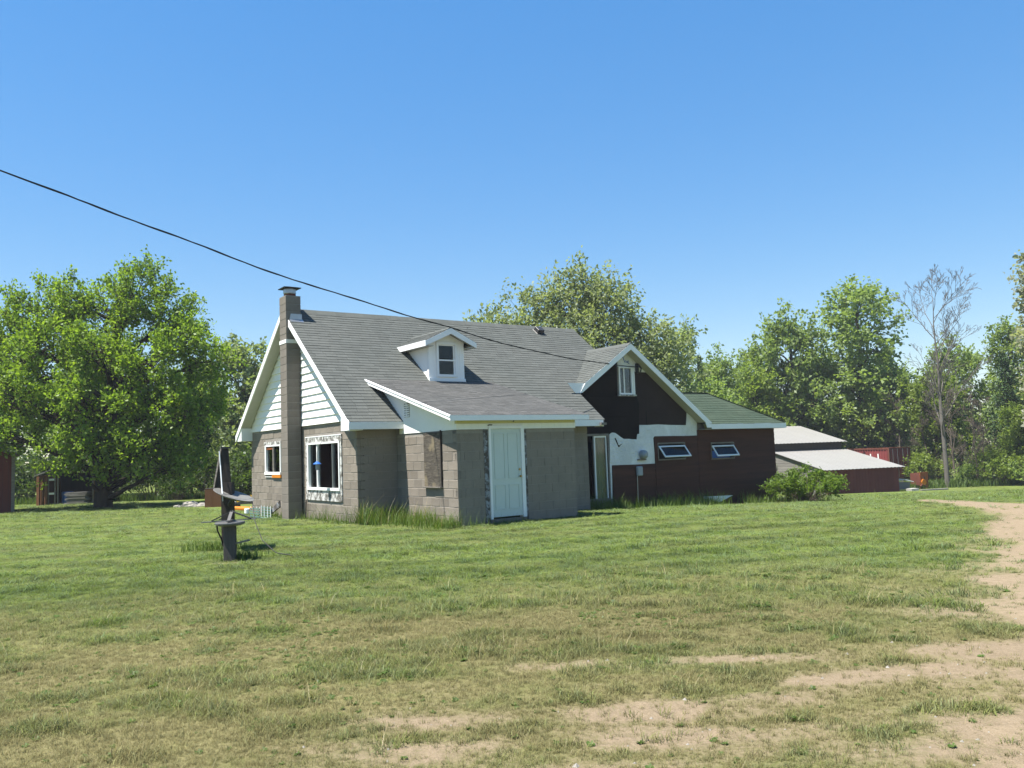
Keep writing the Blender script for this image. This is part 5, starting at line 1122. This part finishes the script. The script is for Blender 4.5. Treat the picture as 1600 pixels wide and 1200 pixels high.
# the big maple on the left
rr_ = np.random.RandomState(21)
lob = [(-3.0, .2, 8.2, 1.6, 1.5, 1.5), (-1.6, -.4, 8.9, 1.0, 1.2, 1.0), (0.0, .3, 8.7, 1.3, 1.3, 1.2), (1.5, 0, 9.2, 1.4, 1.3, 1.25), (2.6, .4, 8.1, 1.4, 1.4, 1.3), (3.9, -.3, 6.9, 1.2, 1.2, 0.9), (4.7, .2, 6.2, .8, 1.0, .5),
       (-4.0, .1, 6.5, 1.3, 1.5, 1.2), (-2.0, -1.4, 6.7, 1.5, 1.3, 1.2), (0.4, -1.6, 6.6, 1.4, 1.2, 1.1), (2.5, -1.3, 6.0, 1.5, 1.3, 1.0), (-4.6, -.2, 4.8, 1.3, 1.5, 1.0), (-2.6, -2.0, 4.7, 1.5, 1.2, .9), (0.6, -2.3, 4.5, 1.5, 1.1, .9),
       (3.2, -1.4, 4.3, 1.5, 1.3, .8), (3.9, -.4, 3.9, 1.0, 1.2, .7), (-4.6, -1.0, 3.4, 1.4, 1.3, .6), (-2.6, -2.2, 3.1, 1.4, 1.0, .55), (0.2, -2.2, 2.7, 1.3, 1.0, .6), (2.6, -1.6, 2.6, 1.4, 1.1, .65), (3.6, -.6, 2.4, .9, 1.0, .6), (0, 2.2, 5.5, 2.5, 1.5, 2.2), (-3, 2, 4.5, 1.6, 1.4, 1.6), (3, 2, 4.5, 1.6, 1.4, 1.6), (1.3, -1.8, 1.75, .8, .8, .35), (3.2, -1.6, 1.6, 1.2, .9, .4), (-.6, -2.2, 2.0, 1.0, .7, .4), (3.4, -.8, 1.7, .8, .9, .5), (2.0, 1.5, 2.5, 1.6, 1.2, .9)]
mt = lobe_tree(5, [(0, 0, -0.3), (0.02, 0, 0.5), (0.0, .02, 1.5), (0.15, .05, 3.0), (0.35, 0, 5.0), (.55, .1, 7.5), (1.2, 0, 9.0)], lob, 640, 8, 14, 0.66, 0.155, r0=0.42, bark='bark', up=0.75, wild=0.55, shell=0.35, sides=7)
mp = place_tree('maple_tree', mt, (-17.75, 36.0, gzf(-17.75, 36.0)), 1.0, 0.0, 'leaf_maple', 'large bright green maple with several dark limbs left of the house', group=None)

# shared tree shapes
def rnd_lobes(seed, n, h0, h1, rx, rz, wmax):
    r = np.random.RandomState(seed); L = []
    for i in range(n):
        f = (i + 0.5) / n; z = h0 + (h1 - h0) * f; w = wmax * (math.sin(math.pi * min(1, 0.18 + f * 0.80)) ** 0.8); a = i * 2.4 + r.uniform(-.5, .5)
        q = w * r.uniform(0.25, 0.85); s = r.uniform(0.8, 1.2); L.append((q * math.cos(a), q * math.sin(a), z, rx * s, rx * s, rz * s))
    return L
shapeA = lobe_tree(31, [(0, 0, -.3), (.1, 0, 3), (.0, .1, 7), (.2, 0, 11)], rnd_lobes(1, 15, 3.2, 11.2, 1.25, 1.10, 3.2), 165, 6, 11, 0.85, 0.26, r0=0.24, tw=0, shell=.3)
shapeB = lobe_tree(32, [(0, 0, -.3), (-.1, 0, 4), (.1, .1, 8), (.0, 0, 12.3)], rnd_lobes(2, 17, 2.6, 12.2, 1.05, 1.10, 2.8), 165, 6, 11, 0.85, 0.25, r0=0.22, tw=0, shell=.3)
shapeC = lobe_tree(33, [(0, 0, -.3), (.1, 0, 3), (.3, .1, 6), (.2, 0, 9.0)], rnd_lobes(3, 12, 1.6, 9.0, 1.5, 1.2, 3.0), 170, 6, 11, 0.85, 0.27, r0=0.2, tw=0, shell=.25)
wlob = [(-5.0, 0, 9.7, 2.0, 2, 1.8), (-3.0, .3, 11.0, 2.0, 2, 1.7), (-1.0, 0, 12.1, 1.9, 2, 1.6), (.6, .2, 13.0, 1.5, 1.6, 1.3), (2.0, 0, 11.7, 1.8, 1.8, 1.6), (3.9, .2, 10.0, 1.9, 2, 1.6), (5.2, 0, 8.4, 1.5, 1.8, 1.6), (-5.8, 0, 7.0, 1.6, 1.8, 1.8), (-2.5, -1, 8.0, 2.2, 2, 1.9), (1.0, -1.2, 9.0, 2.3, 2, 2.2), (3.6, -.8, 7.0, 2.0, 2, 1.8), (6.0, -.2, 5.6, 1.5, 1.7, 1.8), (0, -.6, 5.0, 3.0, 2, 1.8), (0, 2, 9, 4.0, 2, 3), (-4.5, -.6, 4.5, 2.0, 2, 1.6), (4.5, -.6, 4, 2, 2, 1.6)]
shapeW = lobe_tree(34, [(0, 0, -.3), (.1, 0, 2), (.3, .1, 6), (.7, 0, 11)], wlob, 620, 7, 11, 0.95, 0.25, r0=0.4, tw=0, up=.35, wid=0.5, shell=.3)
shapeS = lobe_tree(35, [(0, 0, -.3), (.0, 0, 3), (.15, .05, 6), (.0, 0, 10.4)], rnd_lobes(6, 14, 2.4, 10.3, .75, .8, 1.35), 90, 5, 9, 0.75, 0.24, r0=0.13, tw=.012, shell=.2)
def conifer(seed, h=9.0, w=2.0):
    T = Tree(seed); r = T.r; T.b.tube([(0, 0, -.2), (0, 0, h * .5), (0, 0, h)], [0.16, 0.09, 0.02], 6, False)
    z = 0.5
    while z < h:
        f = z / h; n = int(5 + 4 * (1 - f))
        for k in range(n):
            a = r.uniform(0, 6.28); l = w * (1 - f) ** 0.8 * r.uniform(.6, 1.15) + .15; p1 = np.array([math.cos(a) * l, math.sin(a) * l, z - .12 * l]); P = T.limb((0, 0, z), p1, .022, .006, 4, .05, 3)
            m = int(8 + 22 * l); t = r.uniform(.15, 1, m)[:, None]; pos = P[0] + (P[-1] - P[0]) * t + r.normal(0, .09, (m, 3)); d = (P[-1] - P[0])[None] * .4 + r.normal(0, .5, (m, 3)); T.leaves(pos, d / np.linalg.norm(d, axis=1, keepdims=True), .26)
        z += .17 + .12 * (1 - f)
    return T.trunk_mesh('bark'), T.crown_mesh('crown', .35)
shapeK = conifer(36)
def bare(seed, h=15.5, spread=1.0, levels=4, r0=.20, kids=(7, 6, 5, 4), bark='bark_pale', minr=.012, first=0.30):
    T = Tree(seed); r = T.r
    def grow(P, r0, r1, L, lev):
        if lev >= levels: return
        n = kids[lev]
        for k in range(n):
            f = (first if lev == 0 else 0.25) + (1 - (first if lev == 0 else 0.25)) * (k + r.uniform(.1, .9)) / n
            q = f * (len(P) - 1); i = int(min(q, len(P) - 2)); p0 = P[i] + (P[i + 1] - P[i]) * (q - i); ax = P[i + 1] - P[i]; ax = ax / np.linalg.norm(ax)
            d = r.normal(0, 1, 3); d -= ax * d.dot(ax); d /= np.linalg.norm(d); d = d * r.uniform(.35, .75) * spread + ax * r.uniform(.6, .95); d[2] += .25; d /= np.linalg.norm(d)
            l = L * r.uniform(.34, .60) * (1.15 - .55 * f); rb = max(minr, (r0 + (r1 - r0) * f) * .55); Q = T.limb(p0, p0 + d * l, rb, minr * .6, 6 if lev < 2 else 4, .10, 5 if lev < 2 else 3); grow(Q, rb, minr * .6, l, lev + 1)
    tp = np.array([(0, 0, -.3), (.05, 0, h * .2), (.0, .05, h * .42), (.2, 0, h * .65), (.1, .1, h * .85), (.15, 0, h)]); T.b.tube([tuple(p) for p in tp], [r0 * 1.2, r0, r0 * .8, r0 * .5, r0 * .25, .02], 9, False); grow(tp, r0, .03, h * .62, 0)
    return T.b.mesh('trunk', M[bark], True), None
shapeN = bare(37, kids=(17, 7, 5, 4), minr=.012, r0=.14, first=.22)
shapeM = bare(38, h=5.5, spread=1.5, r0=.06, kids=(11, 7, 5, 3), bark='twig', minr=.011, first=.05)
def shrub(seed, w=1.6, h=1.6, n=60, size=.12, nt=5, nl=10, L=.35):
    T = Tree(seed); r = T.r
    for k in range(n):
        a = r.uniform(0, 6.28); q = math.sqrt(r.uniform(0, 1)); z = h * (.18 + .8 * r.uniform(0, 1) ** .7 * math.sqrt(max(.05, 1 - q * q * .8))); p = np.array([w * q * math.cos(a), w * q * math.sin(a), z]); T.limb((p[0] * .12, p[1] * .12, -.1), p, .018, .007, 5, .12, 3); T.clump(p, p / (np.linalg.norm(p) + .01), nt, nl, L, size, .5, .7, .006)
    return T.trunk_mesh('twig'), T.crown_mesh('crown')
shrubA = shrub(41); shrubB = shrub(42, 1.9, 2.6, 70, .2, 5, 10, .55)

# bush beside the wing
place_tree('leafy_bush', shrub(43, 1.75, 1.55, 130, .115, 6, 12, .34), (10.1, 29.3, gzf(10.1, 29.3)), (0.74, .72, 0.70), 0.4, 'leaf_shrub', 'round leafy green bush at the far corner of the red wing', 'bush')

# named trees
GW = 'trees of the wood behind the house'
def tr(name, sh, x, y, s, leaf, label, group=None, rz=None, bk=None, cat='tree'):
    return place_tree(name, sh, at(x, y), s, rng.uniform(0, 6.28) if rz is None else rz, leaf, label, cat, group, bk)
tr('willow_tree', shapeW, 4.0, 50.5, (1.0, 1.0, 1.0), 'leaf_willow', 'broad pale green willow rising behind the house roof', rz=0.0)
tr('broadleaf_tree', shapeB, 32.4, 77, (1.8, 1.6, 1.42), 'leaf_mid', 'tallest green tree above the white metal roofs, left of the bare tree', rz=.5)
tr('broadleaf_tree', shapeA, 26.2, 77, (1.35, 1.35, 1.36), 'leaf_mid', 'rounded green tree just left of the tallest tree above the sheds', rz=2.0)
tr('bare_tree', shapeN, 32.2, 62.5, (1.12, 1.12, .91), None, 'leafless grey tree standing behind the orange hopper', rz=1.2)
tr('silver_tree', shapeB, 39.7, 60, (1.3, 1.3, 1.34), 'leaf_silver', 'silvery pale leaved tree cut off by the right edge', rz=1.0)
tr('spruce_tree', shapeK, 39.8, 67, (1.0, 1.0, 1.12), 'needle', 'dark conifer half hidden by the silvery tree at the right edge')
tr('slender_tree', shapeS, 13.0, 62, (1.1, 1.1, 1.2), 'leaf_haze', 'thin sparse tree just right of the willow')
tr('spruce_tree', shapeK, 15.0, 66, (.55, .55, 1.20), 'needle', 'narrow dark pointed tree rising above the wing roof')
tr('broadleaf_tree', shapeC, -18.6, 57, (1.15, 1.1, 1.06), 'leaf_haze', 'pale hazy green tree between the maple and the chimney gable')
# the rest of the wood: one label, nothing tells these apart
deep = [(-34, 52, shapeA, .95, 'leaf_shaded'), (-30, 58, shapeB, .9, 'leaf_mid'), (-26.5, 54, shapeC, .95, 'leaf_shaded'), (-22.5, 60, shapeA, .85, 'leaf_mid'), (-15.0, 62, shapeB, .75, 'leaf_mid'), (-11.5, 64, shapeC, .85, 'leaf_shaded'), (-24, 50, shapeC, .6, 'leaf_shaded'), (-19, 49, shapeC, .55, 'leaf_shaded'), (-14.5, 51, shapeC, .6, 'leaf_shaded'), (-38, 60, shapeA, 1.0, 'leaf_mid'),
        (-6, 68, shapeC, .75, 'leaf_mid'), (-1, 70, shapeC, .8, 'leaf_mid'), (9.5, 66, shapeA, .95, 'leaf_mid'), (11.6, 74, shapeB, 1.02, 'leaf_haze'), (17.6, 72, shapeA, 1.0, 'leaf_mid'), (22.4, 76, shapeC, 1.1, 'leaf_yellow'), (14.0, 60, shapeC, .86, 'leaf_mid'), (23.6, 80, shapeB, 1.0, 'leaf_yellow'), (29, 81, shapeC, 1.25, 'leaf_mid'), (35.5, 82, shapeC, 1.2, 'leaf_haze'), (34.5, 76, shapeA, .92, 'leaf_mid'), (36.5, 72, shapeC, .95, 'leaf_yellow'), (40, 75, shapeA, 1.05, 'leaf_mid'), (43.5, 72, shapeB, 1.05, 'leaf_mid'), (47, 70, shapeC, 1.2, 'leaf_shaded'), (38.4, 64, shapeC, .62, 'leaf_yellow'), (51, 66, shapeA, 1.1, 'leaf_mid'), (44.5, 63, shapeC, .8, 'leaf_mid')]
LEAFW = {'leaf_shaded': 'shade-darkened green', 'leaf_mid': 'mid green', 'leaf_yellow': 'yellowish green', 'leaf_haze': 'pale hazy green'}
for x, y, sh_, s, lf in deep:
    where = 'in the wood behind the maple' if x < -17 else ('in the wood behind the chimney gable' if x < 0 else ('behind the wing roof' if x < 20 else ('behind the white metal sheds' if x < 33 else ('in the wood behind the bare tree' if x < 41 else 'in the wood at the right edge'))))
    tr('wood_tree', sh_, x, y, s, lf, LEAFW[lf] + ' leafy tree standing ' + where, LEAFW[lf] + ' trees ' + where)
for x, y, s in ((34.6, 66, 1.0), (34.0, 73.5, 1.25), (35.6, 65, 1.1), (37.6, 67, 1.15), (35.0, 71, 1.2), (36.2, 69, 1.3), (33.6, 76, 1.35), (35.0, 63.5, .75)): tr('bare_shrub', shapeM, x, y, s, None, 'leafless twiggy grey undergrowth around the bare tree', 'bare undergrowth at the wood edge', cat='shrub')
for x, y, s, lf, sh_ in ((26.5, 75, 1.5, 'leaf_mid', shrubB), (23.0, 74, 1.5, 'leaf_yellow', shrubB), (34.6, 70.5, .95, 'leaf_yellow', shrubB), (29.0, 78, 1.5, 'leaf_mid', shrubB), (36.6, 63.5, .95, 'leaf_yellow', shrubB), (38.2, 62, .8, 'leaf_mid', shrubB), (40.3, 60.5, 1.0, 'leaf_shaded', shrubB), (35.2, 64.5, .6, 'leaf_mid', shrubB), (18, 66, 1.3, 'leaf_mid', shrubB), (42.5, 59.5, 1.0, 'leaf_shaded', shrubB),
                         (-27, 47, 1.0, 'leaf_shaded', shrubB), (-23, 46, .8, 'leaf_shaded', shrubB), (-19.5, 45, .85, 'leaf_shaded', shrubB), (-16.2, 45, .9, 'leaf_shaded', shrubB), (-13.2, 44, .95, 'leaf_shaded', shrubB), (-10.6, 43, .9, 'leaf_shaded', shrubB), (-12.0, 47, 1.3, 'leaf_shaded', shrubB), (-30, 49, 1.1, 'leaf_shaded', shrubB), (-14.6, 43.4, .5, 'leaf_shaded', shrubB), (-17.4, 43.2, .5, 'leaf_shaded', shrubB)):
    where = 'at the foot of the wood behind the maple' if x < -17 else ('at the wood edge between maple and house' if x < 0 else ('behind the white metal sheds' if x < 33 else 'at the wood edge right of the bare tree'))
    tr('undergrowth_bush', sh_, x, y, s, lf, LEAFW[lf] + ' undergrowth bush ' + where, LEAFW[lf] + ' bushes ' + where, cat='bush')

# ------------------------------------------------------------------ far wood that closes the view
def far_wood():
    r = np.random.RandomState(77); n = 26000
    a = r.uniform(-52, 52, n); d = r.uniform(92, 112, n); x = d * np.sin(np.radians(a)); y = d * np.cos(np.radians(a))
    top = 5.0 + 5.0 * fbm(a * .22 + 9, a * 0 + 2.2, 4) + 2.5 * (vnoise(a * 1.1, a * 0 + 5) - .5); z = gz(x, y) + top * r.uniform(0, 1, n) ** .75
    c = np.stack([x, y, z], 1); dd = r.normal(0, 1, (n, 3)); dd /= np.linalg.norm(dd, axis=1, keepdims=True); T = Tree(78); T.leaves(c, dd, .75)
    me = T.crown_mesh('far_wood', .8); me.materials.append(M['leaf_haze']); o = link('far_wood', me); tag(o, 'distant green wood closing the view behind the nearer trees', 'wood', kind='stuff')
far_wood()

# ------------------------------------------------------------------ grass
def blades(n, pos, h, w, lean, seed, bend=.35):
    r = np.random.RandomState(seed); a = r.uniform(0, 6.283, n); b = a + r.normal(0, .5, n) + 1.57; hh = h * r.uniform(.55, 1.25, n); ww = w * r.uniform(.7, 1.3, n); ln_ = lean * r.uniform(.2, 1.3, n) * hh
    side = np.stack([np.cos(a), np.sin(a), np.zeros(n)], 1) * (ww / 2)[:, None]; dr = np.stack([np.cos(b), np.sin(b), np.zeros(n)], 1); up = np.array([0, 0, 1.0])
    m = pos + dr * (ln_ * bend)[:, None] + up * (hh * .58)[:, None]; t = pos + dr * ln_[:, None] + up * (hh * .97)[:, None]
    v = np.stack([pos - side, pos + side, m + side * .75, m - side * .75, t + side * .12, t - side * .12], 1).reshape(-1, 3); k = np.arange(n)[:, None] * 6
    return v, np.concatenate([k + np.array([[0, 1, 2, 3]]), k + np.array([[3, 2, 4, 5]])], 0)
tuft_col = bpy.data.collections.new('tufts')
for i in range(5):
    r = np.random.RandomState(50 + i); n = 16; p = np.concatenate([r.normal(0, .022, (n, 2)), np.zeros((n, 1))], 1); v, q = blades(n, p, .040 if i < 4 else .062, .0040, 1.0, 60 + i)
    tuft_col.objects.link(bpy.data.objects.new('tuft_%d' % i, np_mesh('tuft', v, q, M['grass_blade'])))
r = np.random.RandomState(58); p = np.concatenate([r.normal(0, .03, (5, 2)), np.zeros((5, 1))], 1); v, q = blades(5, p, .13, .0028, .75, 68); tuft_col.objects.link(bpy.data.objects.new('tuft_5', np_mesh('stalk', v, q, M['straw'])))
wv = []; wq = []
for k in range(11):
    a = k * 2.4; l = .035 + .022 * r.uniform(); h = .012 + .03 * r.uniform(); w_ = .012; d = np.array([math.cos(a), math.sin(a), 0]); sd_ = np.array([-math.sin(a), math.cos(a), 0]) * w_
    wq.append([4 * k, 4 * k + 1, 4 * k + 2, 4 * k + 3]); wv += [d * .004, d * l * .6 + sd_ + [0, 0, h], d * l + [0, 0, h * .7], d * l * .6 - sd_ + [0, 0, h]]
tuft_col.objects.link(bpy.data.objects.new('tuft_6', np_mesh('weed', np.array(wv), np.array(wq), M['weed_leaf'])))
def grass_points():
    r = np.random.RandomState(90); X = []; Y = []; S = []
    for r0, r1, dens, sc in ((2.2, 5.5, 1900, .66), (5.5, 8.5, 1150, .78), (8.5, 13, 480, 1.1), (13, 20, 190, 1.6), (20, 30, 60, 2.2), (30, 50, 20, 3.2)):
        n = int(dens * R(92) / 2 * (r1 ** 2 - r0 ** 2)); d = np.sqrt(r.uniform(r0 ** 2, r1 ** 2, n)); a = R(46) * r.uniform(-1, 1, n); X.append(d * np.sin(a)); Y.append(d * np.cos(a)); S.append(np.full(n, sc) * r.uniform(.6, 1.3, n))
    X = np.concatenate(X); Y = np.concatenate(Y); S = np.concatenate(S); dt = dirt(X, Y); lu = lush(X, Y)
    hu = (X - HO[0]) * HU[0] + (Y - HO[1]) * HU[1]; hv_ = (X - HO[0]) * HV[0] + (Y - HO[1]) * HV[1]
    ins = ((hu > -1.12) & (hv_ > 2.88) & (hu < 16.4)) | ((hu > -.02) & (hu < 3.45) & (hv_ > -.02) & (hv_ < 3)) | ((hu > -1.56) & (hu < -1) & (hv_ > 6.4) & (hv_ < 7))
    keep = (r.uniform(0, 1, len(X)) > np.clip(dt * 1.45 - .15, 0, .93)) & ~ins; X, Y, S, lu = X[keep], Y[keep], S[keep], lu[keep]
    tall = fbm(X * 2.6 + 9, Y * 4.0 + 4, 3); S = S * (.75 + .8 * sstep(.5, .75, tall))
    return X, Y, S, lu
X, Y, S, lu = grass_points(); n = len(X); r = np.random.RandomState(91)
pm = bpy.data.meshes.new('lawn_grass'); pm.vertices.add(n); pm.vertices.foreach_set('co', np.stack([X, Y, gz(X, Y)], 1).astype(np.float32).ravel())
put_attr(pm, {'lush': lu, 'stripe': stripe(X, Y)})
zf = 0.80 - 0.50 * sstep(6, 20, np.hypot(X, Y))
sa_ = pm.attributes.new('scl', 'FLOAT_VECTOR', 'POINT'); sa_.data.foreach_set('vector', np.stack([S, S, S * zf], 1).astype(np.float32).ravel())
kd = r.randint(0, 5, n); u_ = r.uniform(0, 1, n); nearw = np.hypot(X, Y) < 11; kd[(u_ < .035) & nearw] = 5
wc = fbm(X * .9 + 50, Y * .9 + 8, 3); kd[(u_ > .985 - .06 * sstep(.62, .72, wc)) & nearw] = 6
ki = pm.attributes.new('kindex', 'INT', 'POINT'); ki.data.foreach_set('value', kd.astype(np.int32))
ra = pm.attributes.new('rot', 'FLOAT_VECTOR', 'POINT'); ra.data.foreach_set('vector', np.stack([r.normal(0, .12, n), r.normal(0, .12, n), r.uniform(0, 6.28, n)], 1).astype(np.float32).ravel()); pm.update()
go = link('lawn_grass', pm); tag(go, 'short mown grass blades of the lawn', 'grass', kind='stuff')
ng = bpy.data.node_groups.new('grass_scatter', 'GeometryNodeTree')
ng.interface.new_socket('Geometry', in_out='INPUT', socket_type='NodeSocketGeometry'); ng.interface.new_socket('Geometry', in_out='OUTPUT', socket_type='NodeSocketGeometry')
gi = ng.nodes.new('NodeGroupInput'); go_ = ng.nodes.new('NodeGroupOutput'); ip = ng.nodes.new('GeometryNodeInstanceOnPoints'); ci = ng.nodes.new('GeometryNodeCollectionInfo')
ci.inputs['Collection'].default_value = tuft_col; ci.inputs['Separate Children'].default_value = True; ci.inputs['Reset Children'].default_value = True
na = ng.nodes.new('GeometryNodeInputNamedAttribute'); na.data_type = 'FLOAT_VECTOR'; na.inputs['Name'].default_value = 'scl'
nr = ng.nodes.new('GeometryNodeInputNamedAttribute'); nr.data_type = 'FLOAT_VECTOR'; nr.inputs['Name'].default_value = 'rot'
er = ng.nodes.new('FunctionNodeEulerToRotation')
nk = ng.nodes.new('GeometryNodeInputNamedAttribute'); nk.data_type = 'INT'; nk.inputs['Name'].default_value = 'kindex'; ng.links.new(nk.outputs[0], ip.inputs['Instance Index'])
lk = ng.links.new; lk(gi.outputs[0], ip.inputs['Points']); lk(ci.outputs[0], ip.inputs['Instance']); ip.inputs['Pick Instance'].default_value = True
lk(na.outputs[0], ip.inputs['Scale']); lk(nr.outputs[0], er.inputs[0]); lk(er.outputs[0], ip.inputs['Rotation']); lk(ip.outputs[0], go_.inputs[0])
gmod = go.modifiers.new('scatter', 'NODES'); gmod.node_group = ng

# uncut grass along the foundations
def tall(name, n, uv, h, w, seed, label, leaf='grass_tall'):
    r = np.random.RandomState(seed); u, v = uv(r, n); x = HO[0] + HU[0] * u + HV[0] * v; y = HO[1] + HU[1] * u + HV[1] * v; cl = (.25 + 1.1 * fbm(x * 1.6 + 3, y * 1.6, 3)) * r.uniform(.45, 1.25, n)
    vv, q = blades(n, np.stack([x, y, gz(x, y) - .02], 1), 1.0, w, .75, seed + 1); o_ = np.repeat(np.stack([x, y, gz(x, y) - .02], 1), 6, 0); s_ = np.repeat(h * cl, 6)[:, None]; rel = vv - o_; wsc = np.concatenate([np.ones((len(rel), 2)) * 1.0, np.ones((len(rel), 1))], 1)
    up_ = rel.copy(); k6 = np.arange(len(rel)) % 6
    base = rel[np.arange(len(rel)) - k6] * 0
    vv = o_ + np.where((k6 < 2)[:, None], rel, rel * np.concatenate([s_, s_, s_], 1) + 0)
    me = np_mesh(name, vv, q, M[leaf]); tag(link(name, me), label, 'grass', kind='stuff')
def uvA(r, n):
    k = r.uniform(0, 1, n); a = k < .62; u = np.where(a, -np.abs(r.normal(0, .34, n)) - .03, r.uniform(-1.25, .05, n)); v = np.where(a, r.uniform(-.25, 2.85, n), 2.85 - np.abs(r.normal(0, .35, n))); return u, v
tall('tall_grass', 3600, uvA, .43, .020, 101, 'tall uncut grass in the corner between porch and gable wall')
tall('tall_grass', 3300, lambda r, n: (r.uniform(6.6, 12.6, n), 3.9 - np.abs(r.normal(0, .42, n)) - .03), .44, .022, 103, 'tall uncut grass along the foot of the red wing')
tall('dry_stems', 260, uvA, .62, .012, 113, 'dry straw coloured stems among the tall grass by the porch', 'straw')
tall('tall_grass', 1500, lambda r, n: (r.uniform(13.6, 17.4, n), 3.6 - np.abs(r.normal(0, .7, n))), .50, .022, 105, 'tall uncut grass around the bush at the wing corner')
tall('tall_grass', 700, lambda r, n: (-1.15 - np.abs(r.normal(0, .16, n)), np.where(r.uniform(0, 1, n) < .5, r.uniform(2.9, 6.3, n), r.uniform(7.0, 9.6, n))), .40, .016, 107, 'weeds along the foot of the sunlit gable wall')
tall('tall_grass', 260, lambda r, n: (r.uniform(.1, 1.75, n), -.05 - np.abs(r.normal(0, .12, n))), .30, .010, 109, 'dark grass stems before the pale green door')
tall('tall_grass', 330, lambda r, n: (-4.55 - 9.0 * 0 + r.normal(-8.2 + 8.2, .001, n), r.normal(0, .001, n)), .25, .01, 111, 'x') if False else None
def ring_grass(name, cx, cy, n, rad, h, label, seed):
    r = np.random.RandomState(seed); x = cx + r.normal(0, rad, n); y = cy + r.normal(0, rad * .7, n); v, q = blades(n, np.stack([x, y, gz(x, y) - .01], 1), h, .010, .5, seed); tag(link(name, np_mesh(name, v, q, M['grass_tall'])), label, 'grass', kind='stuff')
ring_grass('tall_grass', -4.55, 13.85, 380, .17, .16, 'tuft of longer grass around the foot of the feeder post', 121)
ring_grass('tall_grass', -5.55, 15.4, 420, .28, .20, 'tuft of longer grass around the foot of the dish stand', 122)
def edge_grass():
    r = np.random.RandomState(131); n = 9000; x = r.uniform(22, 46, n); y = 61.5 + .06 * (x - 30) + np.abs(r.normal(0, 1.6, n)) + r.uniform(0, 1.5, n); v, q = blades(n, np.stack([x, y, gz(x, y) - .02], 1), .55, .05, .5, 132); tag(link('meadow_grass', np_mesh('meadow_grass', v, q, M['grass_tall'])), 'longer meadow grass along the edge of the wood on the right', 'grass', kind='stuff')
    n = 7000; x = r.uniform(-36, -9, n); y = 43.5 + np.abs(r.normal(0, 2.0, n)) - .1 * (x + 20); v, q = blades(n, np.stack([x, y, gz(x, y) - .02], 1), .40, .04, .5, 133); tag(link('meadow_grass', np_mesh('meadow_grass', v, q, M['grass_tall'])), 'longer meadow grass along the edge of the wood on the left', 'grass', kind='stuff')
edge_grass()

def pebbles():
    r = np.random.RandomState(141); b = MB(); n = 0
    while n < 260:
        d = math.sqrt(r.uniform(9, 110)); a = R(42) * r.uniform(-1, 1); x, y = d * math.sin(a), d * math.cos(a)
        if float(dirt(np.array([x]), np.array([y]))[0]) < r.uniform(.15, .9): continue
        n += 1; sz = r.uniform(.004, .013) * (1.6 if r.uniform() < .1 else 1); z = gzf(x, y); base = len(b.v)
        for k in range(5): b.v.append((x + sz * math.cos(k * 1.257) * r.uniform(.7, 1.2), y + sz * math.sin(k * 1.257) * r.uniform(.7, 1.2), z))
        b.v.append((x + sz * .2, y, z + sz * .8)); b.f += [(base + k, base + (k + 1) % 5, base + 5) for k in range(5)]
    tag(b.build('pebbles', M['rock']), 'small pale stones strewn over the bare soil in front', 'stones', kind='stuff')
pebbles()

# ------------------------------------------------------------------ thin summer haze
hz = bpy.data.materials.new('haze'); hz.use_nodes = True; hn = hz.node_tree.nodes; hn.remove(hn['Principled BSDF'])
pv = hn.new('ShaderNodeVolumePrincipled'); pv.inputs['Color'].default_value = (0.86, 0.92, 1.0, 1); pv.inputs['Density'].default_value = 0.00045; pv.inputs['Anisotropy'].default_value = 0.2
hz.node_tree.links.new(pv.outputs[0], hn['Material Output'].inputs['Volume'])
tag(MB().box((-405, -65, -4.2), (405, 425, 19.0)).build('haze', hz), 'thin summer haze over the yard and the wood', 'haze', kind='stuff')
